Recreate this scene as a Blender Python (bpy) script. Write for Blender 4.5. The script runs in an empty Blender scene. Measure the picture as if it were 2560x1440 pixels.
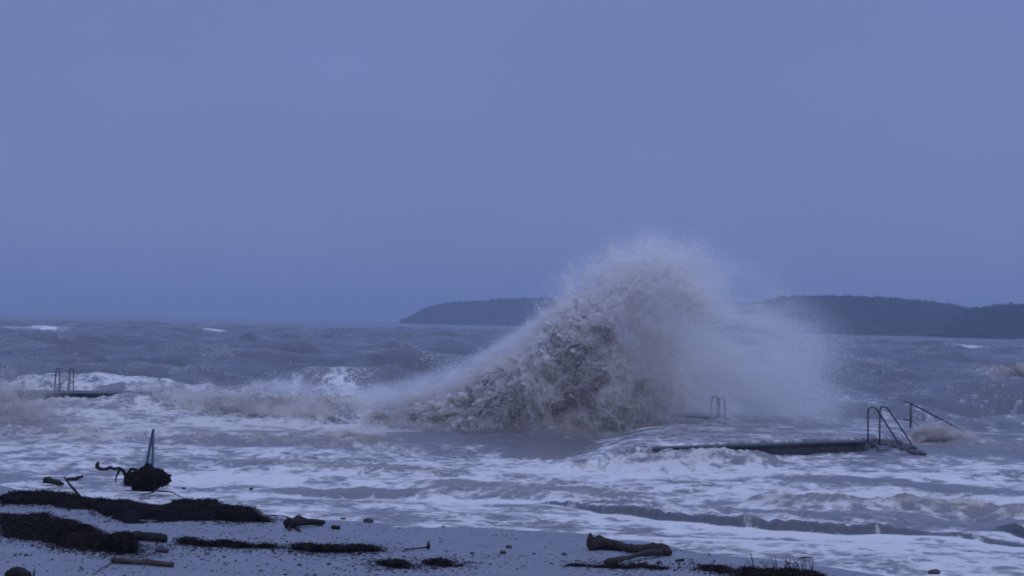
import bpy, bmesh, math, random
import numpy as np
from mathutils import Matrix, Vector

rng = np.random.default_rng(7)
random.seed(7)
SC = bpy.context.scene
COL = SC.collection

# ------------------------------------------------------------------ camera
FPX = 6000.0                       # focal length in photograph pixels (2560 wide)
CAMH = 4.0                         # eye height over the still water
HORIZ = 804.0
ROLL = math.atan(0.0195)
PITCH = math.atan((HORIZ - 720.0) / FPX)
_r0 = np.array([1.0, 0, 0]); _f = np.array([0, math.cos(PITCH), math.sin(PITCH)])
_u0 = np.array([0, -math.sin(PITCH), math.cos(PITCH)])
CR = math.cos(ROLL) * _r0 + math.sin(ROLL) * _u0
CU = -math.sin(ROLL) * _r0 + math.cos(ROLL) * _u0
CF = _f
cam_d = bpy.data.cameras.new('camera')
cam_d.sensor_width = 36.0
cam_d.lens = FPX / 2560.0 * 36.0
cam_d.clip_start = 0.5
cam_d.clip_end = 30000.0
cam = bpy.data.objects.new('camera', cam_d)
COL.objects.link(cam)
cam.matrix_world = Matrix(((CR[0], CU[0], -CF[0], 0), (CR[1], CU[1], -CF[1], 0),
                           (CR[2], CU[2], -CF[2], CAMH), (0, 0, 0, 1)))
SC.camera = cam

# ------------------------------------------------------------------ sky, sun, exposure
SUN_EL, SUN_AZ = math.radians(58), math.radians(150)      # azimuth from +Y towards +X
world = bpy.data.worlds.new('World')
SC.world = world
world.use_nodes = True
wn, wl = world.node_tree.nodes, world.node_tree.links
wn.clear()
w_out = wn.new('ShaderNodeOutputWorld')
w_bg = wn.new('ShaderNodeBackground')
w_sky = wn.new('ShaderNodeTexSky')
w_sky.sky_type = 'NISHITA'
w_sky.sun_disc = False
w_sky.sun_elevation = SUN_EL
w_sky.sun_rotation = SUN_AZ
w_sky.ozone_density = 4.0
w_tc = wn.new('ShaderNodeTexCoord')
w_sep = wn.new('ShaderNodeSeparateXYZ')
w_ramp = wn.new('ShaderNodeValToRGB')                     # overcast: brighter overhead than low down
w_ramp.color_ramp.elements[0].position = 0.0
w_ramp.color_ramp.elements[0].color = (0.1570, 0.2060, 0.4350, 1)
w_ramp.color_ramp.elements[1].position = 1.0
w_ramp.color_ramp.elements[1].color = (0.4100, 0.5350, 1.1000, 1)
_e = w_ramp.color_ramp.elements.new(0.14); _e.color = (0.1620, 0.2120, 0.4500, 1)
w_mul = wn.new('ShaderNodeVectorMath'); w_mul.operation = 'SCALE'; w_mul.inputs['Scale'].default_value = 10.0
w_noise = wn.new('ShaderNodeTexNoise')
w_noise.inputs['Scale'].default_value = 7.0
w_noise.inputs['Detail'].default_value = 3.0
w_map = wn.new('ShaderNodeMapping'); w_map.inputs['Scale'].default_value = (1, 1, 2.5)
w_nr = wn.new('ShaderNodeMapRange')
w_nr.inputs['To Min'].default_value = 0.90
w_nr.inputs['To Max'].default_value = 1.10
w_mul2 = wn.new('ShaderNodeVectorMath'); w_mul2.operation = 'SCALE'
w_mix = wn.new('ShaderNodeMix'); w_mix.data_type = 'RGBA'; w_mix.inputs[0].default_value = 0.96
wl.new(w_tc.outputs['Generated'], w_sep.inputs[0])
wl.new(w_sep.outputs['Z'], w_ramp.inputs[0])
wl.new(w_ramp.outputs[0], w_mul.inputs[0])
wl.new(w_tc.outputs['Generated'], w_map.inputs[0])
wl.new(w_map.outputs[0], w_noise.inputs['Vector'])
wl.new(w_noise.outputs[0], w_nr.inputs[0])
wl.new(w_mul.outputs[0], w_mul2.inputs[0])
wl.new(w_nr.outputs[0], w_mul2.inputs['Scale'])
wl.new(w_sky.outputs[0], w_mix.inputs[6])
wl.new(w_mul2.outputs[0], w_mix.inputs[7])
wl.new(w_mix.outputs[2], w_bg.inputs[0])
w_bg.inputs[1].default_value = 0.1
wl.new(w_bg.outputs[0], w_out.inputs[0])

sun_d = bpy.data.lights.new('sun', 'SUN')
sun_d.energy = 0.65
sun_d.angle = math.radians(35)
sun_d.color = (0.86, 0.91, 1.0)
sun = bpy.data.objects.new('sun', sun_d)
COL.objects.link(sun)
sdir = Vector((math.cos(SUN_EL) * math.sin(SUN_AZ), math.cos(SUN_EL) * math.cos(SUN_AZ), math.sin(SUN_EL)))
sun.rotation_euler = sdir.to_track_quat('Z', 'Y').to_euler()

SC.view_settings.view_transform = 'Standard'
SC.view_settings.look = 'None'
SC.view_settings.exposure = 0.0
SC.view_settings.gamma = 1.0
SC.render.engine = 'CYCLES'
SC.cycles.use_denoising = True
SC.cycles.max_bounces = 9
SC.cycles.diffuse_bounces = 8
SC.cycles.glossy_bounces = 2
SC.cycles.transparent_max_bounces = 8
SC.cycles.volume_bounces = 2
SC.cycles.filter_width = 1.75

# ------------------------------------------------------------------ helpers
def ray(px, py):
    d = CF * FPX + CR * (px - 1280.0) + CU * (720.0 - py)
    return d / d[1]

def at(px, py, z=0.0):
    d = ray(px, py)
    t = (z - CAMH) / d[2]
    return np.array([d[0] * t, t, z])

def at_y(px, py, y):
    d = ray(px, py)
    return np.array([d[0] * y, y, CAMH + d[2] * y])

def project(X, Y, Z):
    px_, py_, pz_ = X, Y, Z - CAMH
    c = px_ * CF[0] + py_ * CF[1] + pz_ * CF[2]
    a = px_ * CR[0] + py_ * CR[1] + pz_ * CR[2]
    b = px_ * CU[0] + py_ * CU[1] + pz_ * CU[2]
    return 1280 + FPX * a / c, 720 - FPX * b / c

_T = np.random.default_rng(12345).random((512, 512)).astype(np.float32)

def _h(ix, iy, iz, seed):
    return _T[(ix + 57 * iz + 101 * seed) & 511, (iy + 131 * iz + 37 * seed) & 511]

def vnoise(x, y, z=None, seed=0):
    x = np.asarray(x, np.float32); y = np.asarray(y, np.float32)
    gx = np.floor(x); gy = np.floor(y)
    fx = x - gx; fy = y - gy
    ix = gx.astype(np.int32); iy = gy.astype(np.int32)
    fx = fx * fx * fx * (fx * (fx * 6 - 15) + 10); fy = fy * fy * fy * (fy * (fy * 6 - 15) + 10)
    def lay(k):
        a = _h(ix, iy, k, seed); b = _h(ix + 1, iy, k, seed)
        c = _h(ix, iy + 1, k, seed); d = _h(ix + 1, iy + 1, k, seed)
        ab = a + (b - a) * fx
        return ab + ((c + (d - c) * fx) - ab) * fy
    if z is None:
        return lay(0)
    z = np.asarray(z, np.float32)
    gz = np.floor(z); fz = z - gz; fz = fz * fz * (3 - 2 * fz); iz = gz.astype(np.int32)
    p = lay(iz)
    return p + (lay(iz + 1) - p) * fz

def fbm(x, y, z=None, octs=4, seed=0, gain=0.5, lac=2.03):
    s = 0.0; a = 1.0; t = 0.0
    for o in range(octs):
        f = lac ** o
        c, sn = math.cos(0.6 * o), math.sin(0.6 * o)
        xr, yr = (x * c - y * sn) * f, (x * sn + y * c) * f
        s = s + a * vnoise(xr + 17.3 * o, yr - 9.1 * o, None if z is None else z * f, seed + o)
        t += a; a *= gain
    return s / t

def sstep(a, b, x):
    t = np.clip((x - a) / (b - a), 0, 1)
    return t * t * (3 - 2 * t)

def mesh_np(name, V, F, mat=None, smooth=True, attrs=None):
    """V (n,3), F (m,k) equal-sized faces"""
    me = bpy.data.meshes.new(name)
    V = np.asarray(V, np.float32); F = np.asarray(F, np.int32)
    me.vertices.add(len(V)); me.vertices.foreach_set('co', V.ravel())
    k = F.shape[1] if len(F) else 4
    me.loops.add(F.size); me.loops.foreach_set('vertex_index', F.ravel())
    me.polygons.add(len(F))
    me.polygons.foreach_set('loop_start', np.arange(0, F.size, k, dtype=np.int32))
    me.polygons.foreach_set('loop_total', np.full(len(F), k, np.int32))
    if smooth:
        me.polygons.foreach_set('use_smooth', np.ones(len(F), bool))
    me.update(calc_edges=True)
    for an, av in (attrs or {}).items():
        av = np.asarray(av, np.float32)
        if av.ndim == 1:
            a = me.attributes.new(an, 'FLOAT', 'POINT'); a.data.foreach_set('value', av)
        else:
            a = me.attributes.new(an, 'FLOAT_COLOR', 'POINT')
            c4 = np.ones((len(av), 4), np.float32); c4[:, :3] = av
            a.data.foreach_set('color', c4.ravel())
    if mat: me.materials.append(mat)
    return me

def link(name, data, parent=None, label=None, cat=None, group=None, kind=None, loc=None):
    o = bpy.data.objects.new(name, data)
    COL.objects.link(o)
    if parent is not None: o.parent = parent
    if loc is not None: o.location = loc
    if label: o['label'] = label
    if cat: o['category'] = cat
    if group: o['group'] = group
    if kind: o['kind'] = kind
    return o

def grid_faces(nr, nc, wrap=False):
    r = np.arange(nr - 1)[:, None]; c = np.arange(nc if wrap else nc - 1)[None, :]
    c2 = (c + 1) % nc
    return np.stack([r * nc + c, r * nc + c2, (r + 1) * nc + c2, (r + 1) * nc + c], -1).reshape(-1, 4)

class Geo:
    """collects quads / tris of one mesh"""
    def __init__(s): s.V = []; s.F = []; s.n = 0
    def add(s, V, F):
        V = np.asarray(V, float)
        s.V.append(V); s.F += [tuple(int(i) + s.n for i in f) for f in F]; s.n += len(V)
    def tube(s, pts, rad, segs=8, rough=0.0, seed=0, cap=True):
        pts = np.asarray(pts, float); n = len(pts)
        rad = np.full(n, rad) if np.isscalar(rad) else np.asarray(rad, float)
        T = np.gradient(pts, axis=0); T /= np.linalg.norm(T, axis=1)[:, None] + 1e-9
        up = np.array([0.13, 0.21, 0.97])
        if abs(T[0] @ up) > 0.9: up = np.array([0.97, 0.1, 0.13])
        V = []
        for i in range(n):
            a = np.cross(T[i], up); a /= np.linalg.norm(a) + 1e-9
            b = np.cross(a, T[i])
            th = np.arange(segs) / segs * 2 * math.pi
            r = np.full(segs, rad[i])
            if rough:
                r = r * (1 + rough * 0.8 * (fbm(np.cos(th) * 4.5 + seed, np.sin(th) * 4.5 + i * 1.3, octs=2, seed=seed + 5) - 0.5))
                r = r * (1 + rough * 2 * (fbm(np.cos(th) * 1.4 + seed * 3.1, np.sin(th) * 1.4 + i * 0.37, octs=3, seed=seed) - 0.5))
            V.append(pts[i] + np.outer(np.cos(th) * r, a) + np.outer(np.sin(th) * r, b))
        V = np.concatenate(V)
        F = [tuple(f) for f in grid_faces(n, segs, True)]
        if cap:
            F.append(tuple(range(segs))[::-1]); F.append(tuple(range((n - 1) * segs, n * segs)))
        s.add(V, F)
    def box(s, c, size, rot=None):
        x, y, z = np.array(size) / 2
        V = np.array([[-x, -y, -z], [x, -y, -z], [x, y, -z], [-x, y, -z], [-x, -y, z], [x, -y, z], [x, y, z], [-x, y, z]])
        if rot is not None: V = V @ np.array(rot).T
        s.add(V + np.array(c), [(0, 3, 2, 1), (4, 5, 6, 7), (0, 1, 5, 4), (1, 2, 6, 5), (2, 3, 7, 6), (3, 0, 4, 7)])
    def mesh(s, name, mat, smooth=True, bevel=0):
        me = bpy.data.meshes.new(name)
        V = np.concatenate(s.V)
        me.from_pydata(V.tolist(), [], s.F)
        if bevel:
            bm = bmesh.new(); bm.from_mesh(me)
            bmesh.ops.bevel(bm, geom=bm.edges[:], offset=bevel, segments=1, affect='EDGES')
            bm.to_mesh(me); bm.free()
        if smooth:
            me.polygons.foreach_set('use_smooth', np.ones(len(me.polygons), bool))
        me.materials.append(mat)
        me.update()
        return me

# ------------------------------------------------------------------ materials
def new_mat(name):
    m = bpy.data.materials.new(name); m.use_nodes = True
    nt = m.node_tree
    b = nt.nodes['Principled BSDF']
    return m, nt.nodes, nt.links, b

def noise_mat(name, c1, c2, rough=0.7, scale=8.0, bump=0.3, bdist=0.02, stretch=(1, 1, 1), spec=0.3, r2=None, thr=(0.35, 0.65)):
    m, N, L, b = new_mat(name)
    g = N.new('ShaderNodeNewGeometry')
    mp = N.new('ShaderNodeMapping'); mp.inputs['Scale'].default_value = stretch
    n = N.new('ShaderNodeTexNoise'); n.inputs['Scale'].default_value = scale; n.inputs['Detail'].default_value = 6
    n.inputs['Roughness'].default_value = 0.65
    r = N.new('ShaderNodeValToRGB')
    r.color_ramp.elements[0].position = thr[0]; r.color_ramp.elements[0].color = (*c1, 1)
    r.color_ramp.elements[1].position = thr[1]; r.color_ramp.elements[1].color = (*c2, 1)
    bp = N.new('ShaderNodeBump'); bp.inputs['Strength'].default_value = bump; bp.inputs['Distance'].default_value = bdist
    L.new(g.outputs['Position'], mp.inputs[0]); L.new(mp.outputs[0], n.inputs['Vector'])
    L.new(n.outputs[0], r.inputs[0]); L.new(r.outputs[0], b.inputs['Base Color'])
    L.new(n.outputs[0], bp.inputs['Height']); L.new(bp.outputs[0], b.inputs['Normal'])
    b.inputs['Roughness'].default_value = rough
    b.inputs['Specular IOR Level'].default_value = spec
    if r2 is not None:
        mr = N.new('ShaderNodeMapRange'); mr.inputs['To Min'].default_value = rough; mr.inputs['To Max'].default_value = r2
        L.new(n.outputs[0], mr.inputs[0]); L.new(mr.outputs[0], b.inputs['Roughness'])
    return m

M = {}
M['weed'] = noise_mat('wet_seaweed', (0.002, 0.002, 0.002), (0.010, 0.007, 0.006), 0.9, 14, 0.8, 0.04, spec=0.06)
M['strand'] = noise_mat('seaweed_strand', (0.003, 0.002, 0.002), (0.070, 0.041, 0.026), 0.8, 5, 0.1, 0.01, spec=0.08, thr=(0.45, 0.75))
M['wood'] = noise_mat('wet_driftwood', (0.028, 0.020, 0.015), (0.085, 0.062, 0.046), 0.6, 7, 0.6, 0.03, (1, 1, 3), spec=0.25)
M['wood_brown'] = noise_mat('brown_driftwood', (0.014, 0.011, 0.010), (0.085, 0.062, 0.052), 0.8, 16, 1.0, 0.05, (1, 1, 3), spec=0.2)
M['dark_wood'] = noise_mat('soaked_dark_wood', (0.006, 0.005, 0.005), (0.030, 0.022, 0.018), 0.75, 9, 0.6, 0.03, spec=0.2)
M['board'] = noise_mat('weathered_board', (0.05, 0.075, 0.10), (0.14, 0.19, 0.235), 0.7, 10, 0.4, 0.01, (4, 4, 0.4), spec=0.25)
M['stone'] = noise_mat('wet_stone', (0.022, 0.022, 0.024), (0.075, 0.072, 0.07), 0.5, 9, 0.6, 0.03, spec=0.3)
# M['wallstone'] = noise_mat('wet_wall_stone', (0.030, 0.028, 0.032), (0.12, 0.105, 0.105), 0.5, 6, 0.7, 0.04, spec=0.3)
M['concrete'] = noise_mat('wet_concrete', (0.018, 0.019, 0.024), (0.060, 0.058, 0.066), 0.5, 2.2, 0.4, 0.02, (1, 1, 2.5), spec=0.3)
# M['deck'] = noise_mat('foaming_water_film', (0.20, 0.21, 0.22), (0.42, 0.42, 0.43), 0.12, 1.2, 0.25, 0.02, (0.5, 1, 1), spec=0.5, r2=0.3)
M['steel'] = noise_mat('painted_steel_tube', (0.020, 0.026, 0.036), (0.06, 0.07, 0.085), 0.45, 12, 0.1, 0.005, spec=0.4)
M['steel_pale'] = noise_mat('grey_steel_string', (0.10, 0.12, 0.14), (0.20, 0.22, 0.24), 0.45, 12, 0.1, 0.005, spec=0.4)
# M['white_water'] = noise_mat('running_white_water', (0.30, 0.29, 0.29), (0.72, 0.71, 0.69), 0.6, 12, 0.5, 0.02, spec=0.3)
M['hill'] = noise_mat('wooded_slope', (0.018, 0.021, 0.022), (0.045, 0.048, 0.05), 0.95, 0.08, 0.5, 0.8, spec=0.05)
M['tree'] = noise_mat('winter_wood', (0.018, 0.022, 0.028), (0.050, 0.054, 0.064), 0.95, 0.12, 0.2, 0.3, spec=0.05)
M['grass'] = noise_mat('dune_grass', (0.020, 0.022, 0.012), (0.055, 0.050, 0.028), 0.6, 12, 0.1, 0.005, spec=0.2)

# wet sand: darker, glossier where the last wave ran out
M['sand'] = noise_mat('wet_sand', (0.128, 0.134, 0.152), (0.208, 0.214, 0.234), 0.34, 1.1, 0.35, 0.03, spec=0.45, r2=0.62, thr=(0.3, 0.72))

# sea: muddy water, with foam and silt read from the surface itself
def sea_material():
    m, N, L, b = new_mat('stormy_sea_water')
    g = N.new('ShaderNodeNewGeometry')
    af = N.new('ShaderNodeAttribute'); af.attribute_name = 'foam'
    asl = N.new('ShaderNodeAttribute'); asl.attribute_name = 'silt'
    n1 = N.new('ShaderNodeTexNoise'); n1.inputs['Scale'].default_value = 4.5; n1.inputs['Detail'].default_value = 9; n1.inputs['Roughness'].default_value = 0.68
    n2 = N.new('ShaderNodeTexNoise'); n2.inputs['Scale'].default_value = 1.3; n2.inputs['Detail'].default_value = 8; n2.inputs['Roughness'].default_value = 0.6
    mp = N.new('ShaderNodeMapping'); mp.inputs['Scale'].default_value = (1, 0.7, 1)
    L.new(g.outputs['Position'], mp.inputs[0])
    L.new(mp.outputs[0], n1.inputs['Vector']); L.new(g.outputs['Position'], n2.inputs['Vector'])
    # foam factor = smoothstep(foam + (noise-.5)*k)
    ma = N.new('ShaderNodeMath'); ma.operation = 'MULTIPLY_ADD'; ma.inputs[1].default_value = 1.5; ma.inputs[2].default_value = -0.75
    L.new(n1.outputs[0], ma.inputs[0])
    ad = N.new('ShaderNodeMath'); ad.operation = 'ADD'
    L.new(af.outputs['Fac'], ad.inputs[0]); L.new(ma.outputs[0], ad.inputs[1])
    # lace: thin foam lines round open cells of water
    nw = N.new('ShaderNodeTexNoise'); nw.inputs['Scale'].default_value = 1.1; nw.inputs['Detail'].default_value = 3
    L.new(g.outputs['Position'], nw.inputs['Vector'])
    wv = N.new('ShaderNodeVectorMath'); wv.operation = 'MULTIPLY_ADD'; wv.inputs[1].default_value = (1.6, 1.6, 0.0)
    L.new(nw.outputs['Color'], wv.inputs[0]); L.new(g.outputs['Position'], wv.inputs[2])
    vo = N.new('ShaderNodeTexVoronoi'); vo.feature = 'DISTANCE_TO_EDGE'; vo.inputs['Scale'].default_value = 1.7
    vm = N.new('ShaderNodeMapping'); vm.inputs['Scale'].default_value = (1.2, 0.55, 0.2)
    L.new(wv.outputs[0], vm.inputs[0]); L.new(vm.outputs[0], vo.inputs['Vector'])
    vr = N.new('ShaderNodeMapRange'); vr.inputs['From Min'].default_value = 0.0; vr.inputs['From Max'].default_value = 0.16
    vr.inputs['To Min'].default_value = 0.34; vr.inputs['To Max'].default_value = -0.10
    L.new(vo.outputs['Distance'], vr.inputs[0])
    vg = N.new('ShaderNodeMath'); vg.operation = 'MULTIPLY'; L.new(vr.outputs[0], vg.inputs[0])
    va = N.new('ShaderNodeMapRange'); va.inputs['From Min'].default_value = 0.30; va.inputs['From Max'].default_value = 0.65
    al_ = N.new('ShaderNodeAttribute'); al_.attribute_name = 'aeration'
    L.new(al_.outputs['Fac'], va.inputs[0]); L.new(va.outputs[0], vg.inputs[1])
    ad2 = N.new('ShaderNodeMath'); ad2.operation = 'ADD'
    L.new(ad.outputs[0], ad2.inputs[0]); L.new(vg.outputs[0], ad2.inputs[1]); ad = ad2
    mr = N.new('ShaderNodeMapRange'); mr.interpolation_type = 'SMOOTHSTEP'
    mr.inputs['From Min'].default_value = 0.22; mr.inputs['From Max'].default_value = 0.95
    L.new(ad.outputs[0], mr.inputs[0])
    foam = mr.outputs[0]
    wc = N.new('ShaderNodeMix'); wc.data_type = 'RGBA'           # clear muddy / silt-laden
    wa = N.new('ShaderNodeMix'); wa.data_type = 'RGBA'           # clear / full of air bubbles
    wa.inputs[6].default_value = (0.075, 0.082, 0.095, 1); wa.inputs[7].default_value = (0.20, 0.20, 0.215, 1)
    aa = N.new('ShaderNodeAttribute'); aa.attribute_name = 'aeration'
    L.new(aa.outputs['Fac'], wa.inputs[0])
    L.new(wa.outputs[2], wc.inputs[6]); wc.inputs[7].default_value = (0.24, 0.205, 0.175, 1)
    L.new(asl.outputs['Fac'], wc.inputs[0])
    fc = N.new('ShaderNodeMix'); fc.data_type = 'RGBA'
    fc.inputs[6].default_value = (0.80, 0.79, 0.75, 1); fc.inputs[7].default_value = (0.50, 0.45, 0.38, 1)
    L.new(asl.outputs['Fac'], fc.inputs[0])
    col = N.new('ShaderNodeMix'); col.data_type = 'RGBA'
    L.new(foam, col.inputs[0]); L.new(wc.outputs[2], col.inputs[6]); L.new(fc.outputs[2], col.inputs[7])
    L.new(col.outputs[2], b.inputs['Base Color'])
    ro = N.new('ShaderNodeMapRange'); ro.inputs['To Min'].default_value = 0.22; ro.inputs['To Max'].default_value = 0.9
    L.new(foam, ro.inputs[0]); L.new(ro.outputs[0], b.inputs['Roughness'])
    b.inputs['IOR'].default_value = 1.33
    bp = N.new('ShaderNodeBump'); bp.inputs['Strength'].default_value = 1.0; bp.inputs['Distance'].default_value = 0.22
    L.new(n2.outputs[0], bp.inputs['Height'])
    bp2 = N.new('ShaderNodeBump'); bp2.inputs['Strength'].default_value = 0.5; bp2.inputs['Distance'].default_value = 0.04
    L.new(foam, bp2.inputs['Height']); L.new(bp.outputs[0], bp2.inputs['Normal'])
    L.new(bp2.outputs[0], b.inputs['Normal'])
    return m
M['sea'] = sea_material()

def spray_material():
    m, N, L, b = new_mat('sea_spray')
    N.remove(b)
    out = N['Material Output']
    a = N.new('ShaderNodeAttribute'); a.attribute_name = 'col'
    d = N.new('ShaderNodeBsdfDiffuse'); t = N.new('ShaderNodeBsdfTranslucent')
    mx = N.new('ShaderNodeMixShader'); mx.inputs[0].default_value = 0.5
    L.new(a.outputs['Color'], d.inputs[0]); L.new(a.outputs['Color'], t.inputs[0])
    L.new(d.outputs[0], mx.inputs[1]); L.new(t.outputs[0], mx.inputs[2]); L.new(mx.outputs[0], out.inputs[0])
    return m
M['spray'] = spray_material()

# ------------------------------------------------------------------ the beach and sea bed (one sheet to the horizon)
SHX = np.array([-60, -25, -13, -11, -7.5, -4.7, -2, 1.7, 4.3, 7, 12, 40.0])
SHY = np.array([95, 66, 56.5, 54, 50.5, 48.4, 46.7, 45.4, 41.5, 37.5, 31, 5.0])
def shore(x):
    return np.interp(x, SHX, SHY) + 0.7 * (fbm(np.asarray(x) * 0.35, np.zeros_like(x) + 3.1, octs=3, seed=5) - 0.5)

def ground_z(x, y):
    x = np.asarray(x, float); y = np.asarray(y, float)
    d = shore(x) - y
    z = np.where(d > 0, 0.022 * d, np.maximum(0.045 * d, -3.0))
    z = np.minimum(z, 1.6)
    near = sstep(75, 50, y)
    return z + near * (0.05 * (fbm(x * 0.5, y * 0.35, octs=4, seed=31) - 0.5) + 0.012 * (fbm(x * 4, y * 3, octs=3, seed=37) - 0.5))

def gat_many(px, py):
    px = np.asarray(px, float); py = np.asarray(py, float)
    d = CF[None] * FPX + CR[None] * (px[:, None] - 1280.0) + CU[None] * (720.0 - py[:, None]); d = d / d[:, 1:2]
    z = np.zeros(len(px))
    for _ in range(8):
        t = (z - CAMH) / d[:, 2]
        z = np.maximum(ground_z(d[:, 0] * t, t), -0.02)
    return np.stack([d[:, 0] * t, t, z], -1)

def gat(px, py, dz=0.0):
    """point of the beach seen at a pixel of the photograph"""
    p = gat_many([px], [py])[0]
    p[2] += dz
    return p

ys = np.concatenate([np.linspace(-60, 30, 30), np.linspace(30.2, 62, 320), np.linspace(63, 140, 40), np.geomspace(150, 7800, 30)])
us = np.linspace(-1, 1, 420)
us = np.sign(us) * (np.abs(us) ** 1.6)
GX, GY = np.meshgrid(us * 40, ys)
GX = GX * np.maximum(1.0, GY / 60.0) * 1.0
GX = np.where(np.abs(us)[None, :] >= 0.9999, np.sign(us)[None, :] * 4300, GX)
GZ = ground_z(GX, GY)
me = mesh_np('beach', np.stack([GX, GY, GZ], -1).reshape(-1, 3), grid_faces(len(ys), len(us)), M['sand'])
link('beach', me, label='wet grey sand beach sloping down under the surf', cat='beach', kind='structure')

# ------------------------------------------------------------------ platforms (laid out first: the sea is calmer over them)
def q(px, py, z): 
    p = at(px, py, z); return (p[0], p[1])
DZ = 0.47
near_poly = [(4.1, 68.3), (11.08, 75.2), (14.8, 92.7), (6.8, 95.6)]
A = at(1640, 1035, 0.55); B = at(1782, 1046, 0.55)
mid_poly = [(A[0] - 3.0, A[1] + 1.0), (A[0], A[1]), (B[0], B[1]), (B[0] + 0.8, B[1] + 5), (A[0] - 2.4, A[1] + 6)]
C_ = at(40, 984, 0.42); D_ = at(330, 984, 0.42)
left_poly = [(C_[0] - 2.5, C_[1]), (D_[0], D_[1]), (D_[0] + 0.3, D_[1] + 4.5), (C_[0] - 2.5, C_[1] + 4.5)]

def in_poly(X, Y, poly):
    r = np.zeros(X.shape, bool)
    n = len(poly)
    for i in range(n):
        x1, y1 = poly[i]; x2, y2 = poly[(i + 1) % n]
        c = ((y1 > Y) != (y2 > Y)) & (X < (x2 - x1) * (Y - y1) / (y2 - y1 + 1e-12) + x1)
        r ^= c
    return r

def grow(poly, k):
    c = np.mean(poly, axis=0)
    return [tuple(np.array(p) + (np.array(p) - c) / np.linalg.norm(np.array(p) - c) * k) for p in poly]

# ------------------------------------------------------------------ the sea
def band(U, Vv, pts, half, soft=1.6):
    """1 on a line of the surf that passes under the given photograph points, 0 away from it"""
    p = np.array(pts, float)
    vb = np.interp(U, p[:, 0], p[:, 1])
    hw = half if np.isscalar(half) else np.interp(U, p[:, 0], half)
    ends = sstep(p[0, 0] - 60, p[0, 0] + 60, U) * (1 - sstep(p[-1, 0] - 60, p[-1, 0] + 60, U))
    ends = np.where((p[0, 0] <= 0) & (U <= 60), 1.0, ends)
    ends = np.where((p[-1, 0] >= 2560) & (U >= 2500), 1.0, ends)
    return np.exp(-(np.abs((Vv - vb) / hw)) ** (2 * soft)) * ends

WALL = np.array([(1352, 1252), (1430, 1266), (1500, 1280), (1600, 1289), (1700, 1296), (1745, 1300), (1780, 1306), (1850, 1312),
                 (1950, 1317), (2080, 1323), (2180, 1322), (2260, 1318), (2330, 1324), (2440, 1346), (2560, 1368), (2700, 1395)], float)
WALLH = np.array([8, 12, 18, 28, 31, 20, 26, 27, 29, 31, 29, 18, 10, 12, 11, 9], float)     # face height in photograph pixels
WALL2 = np.array([(2470, 1330), (2520, 1338), (2560, 1348), (2640, 1362), (2800, 1385)], float)
WALL2H = np.array([10, 26, 34, 34, 20], float)

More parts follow.
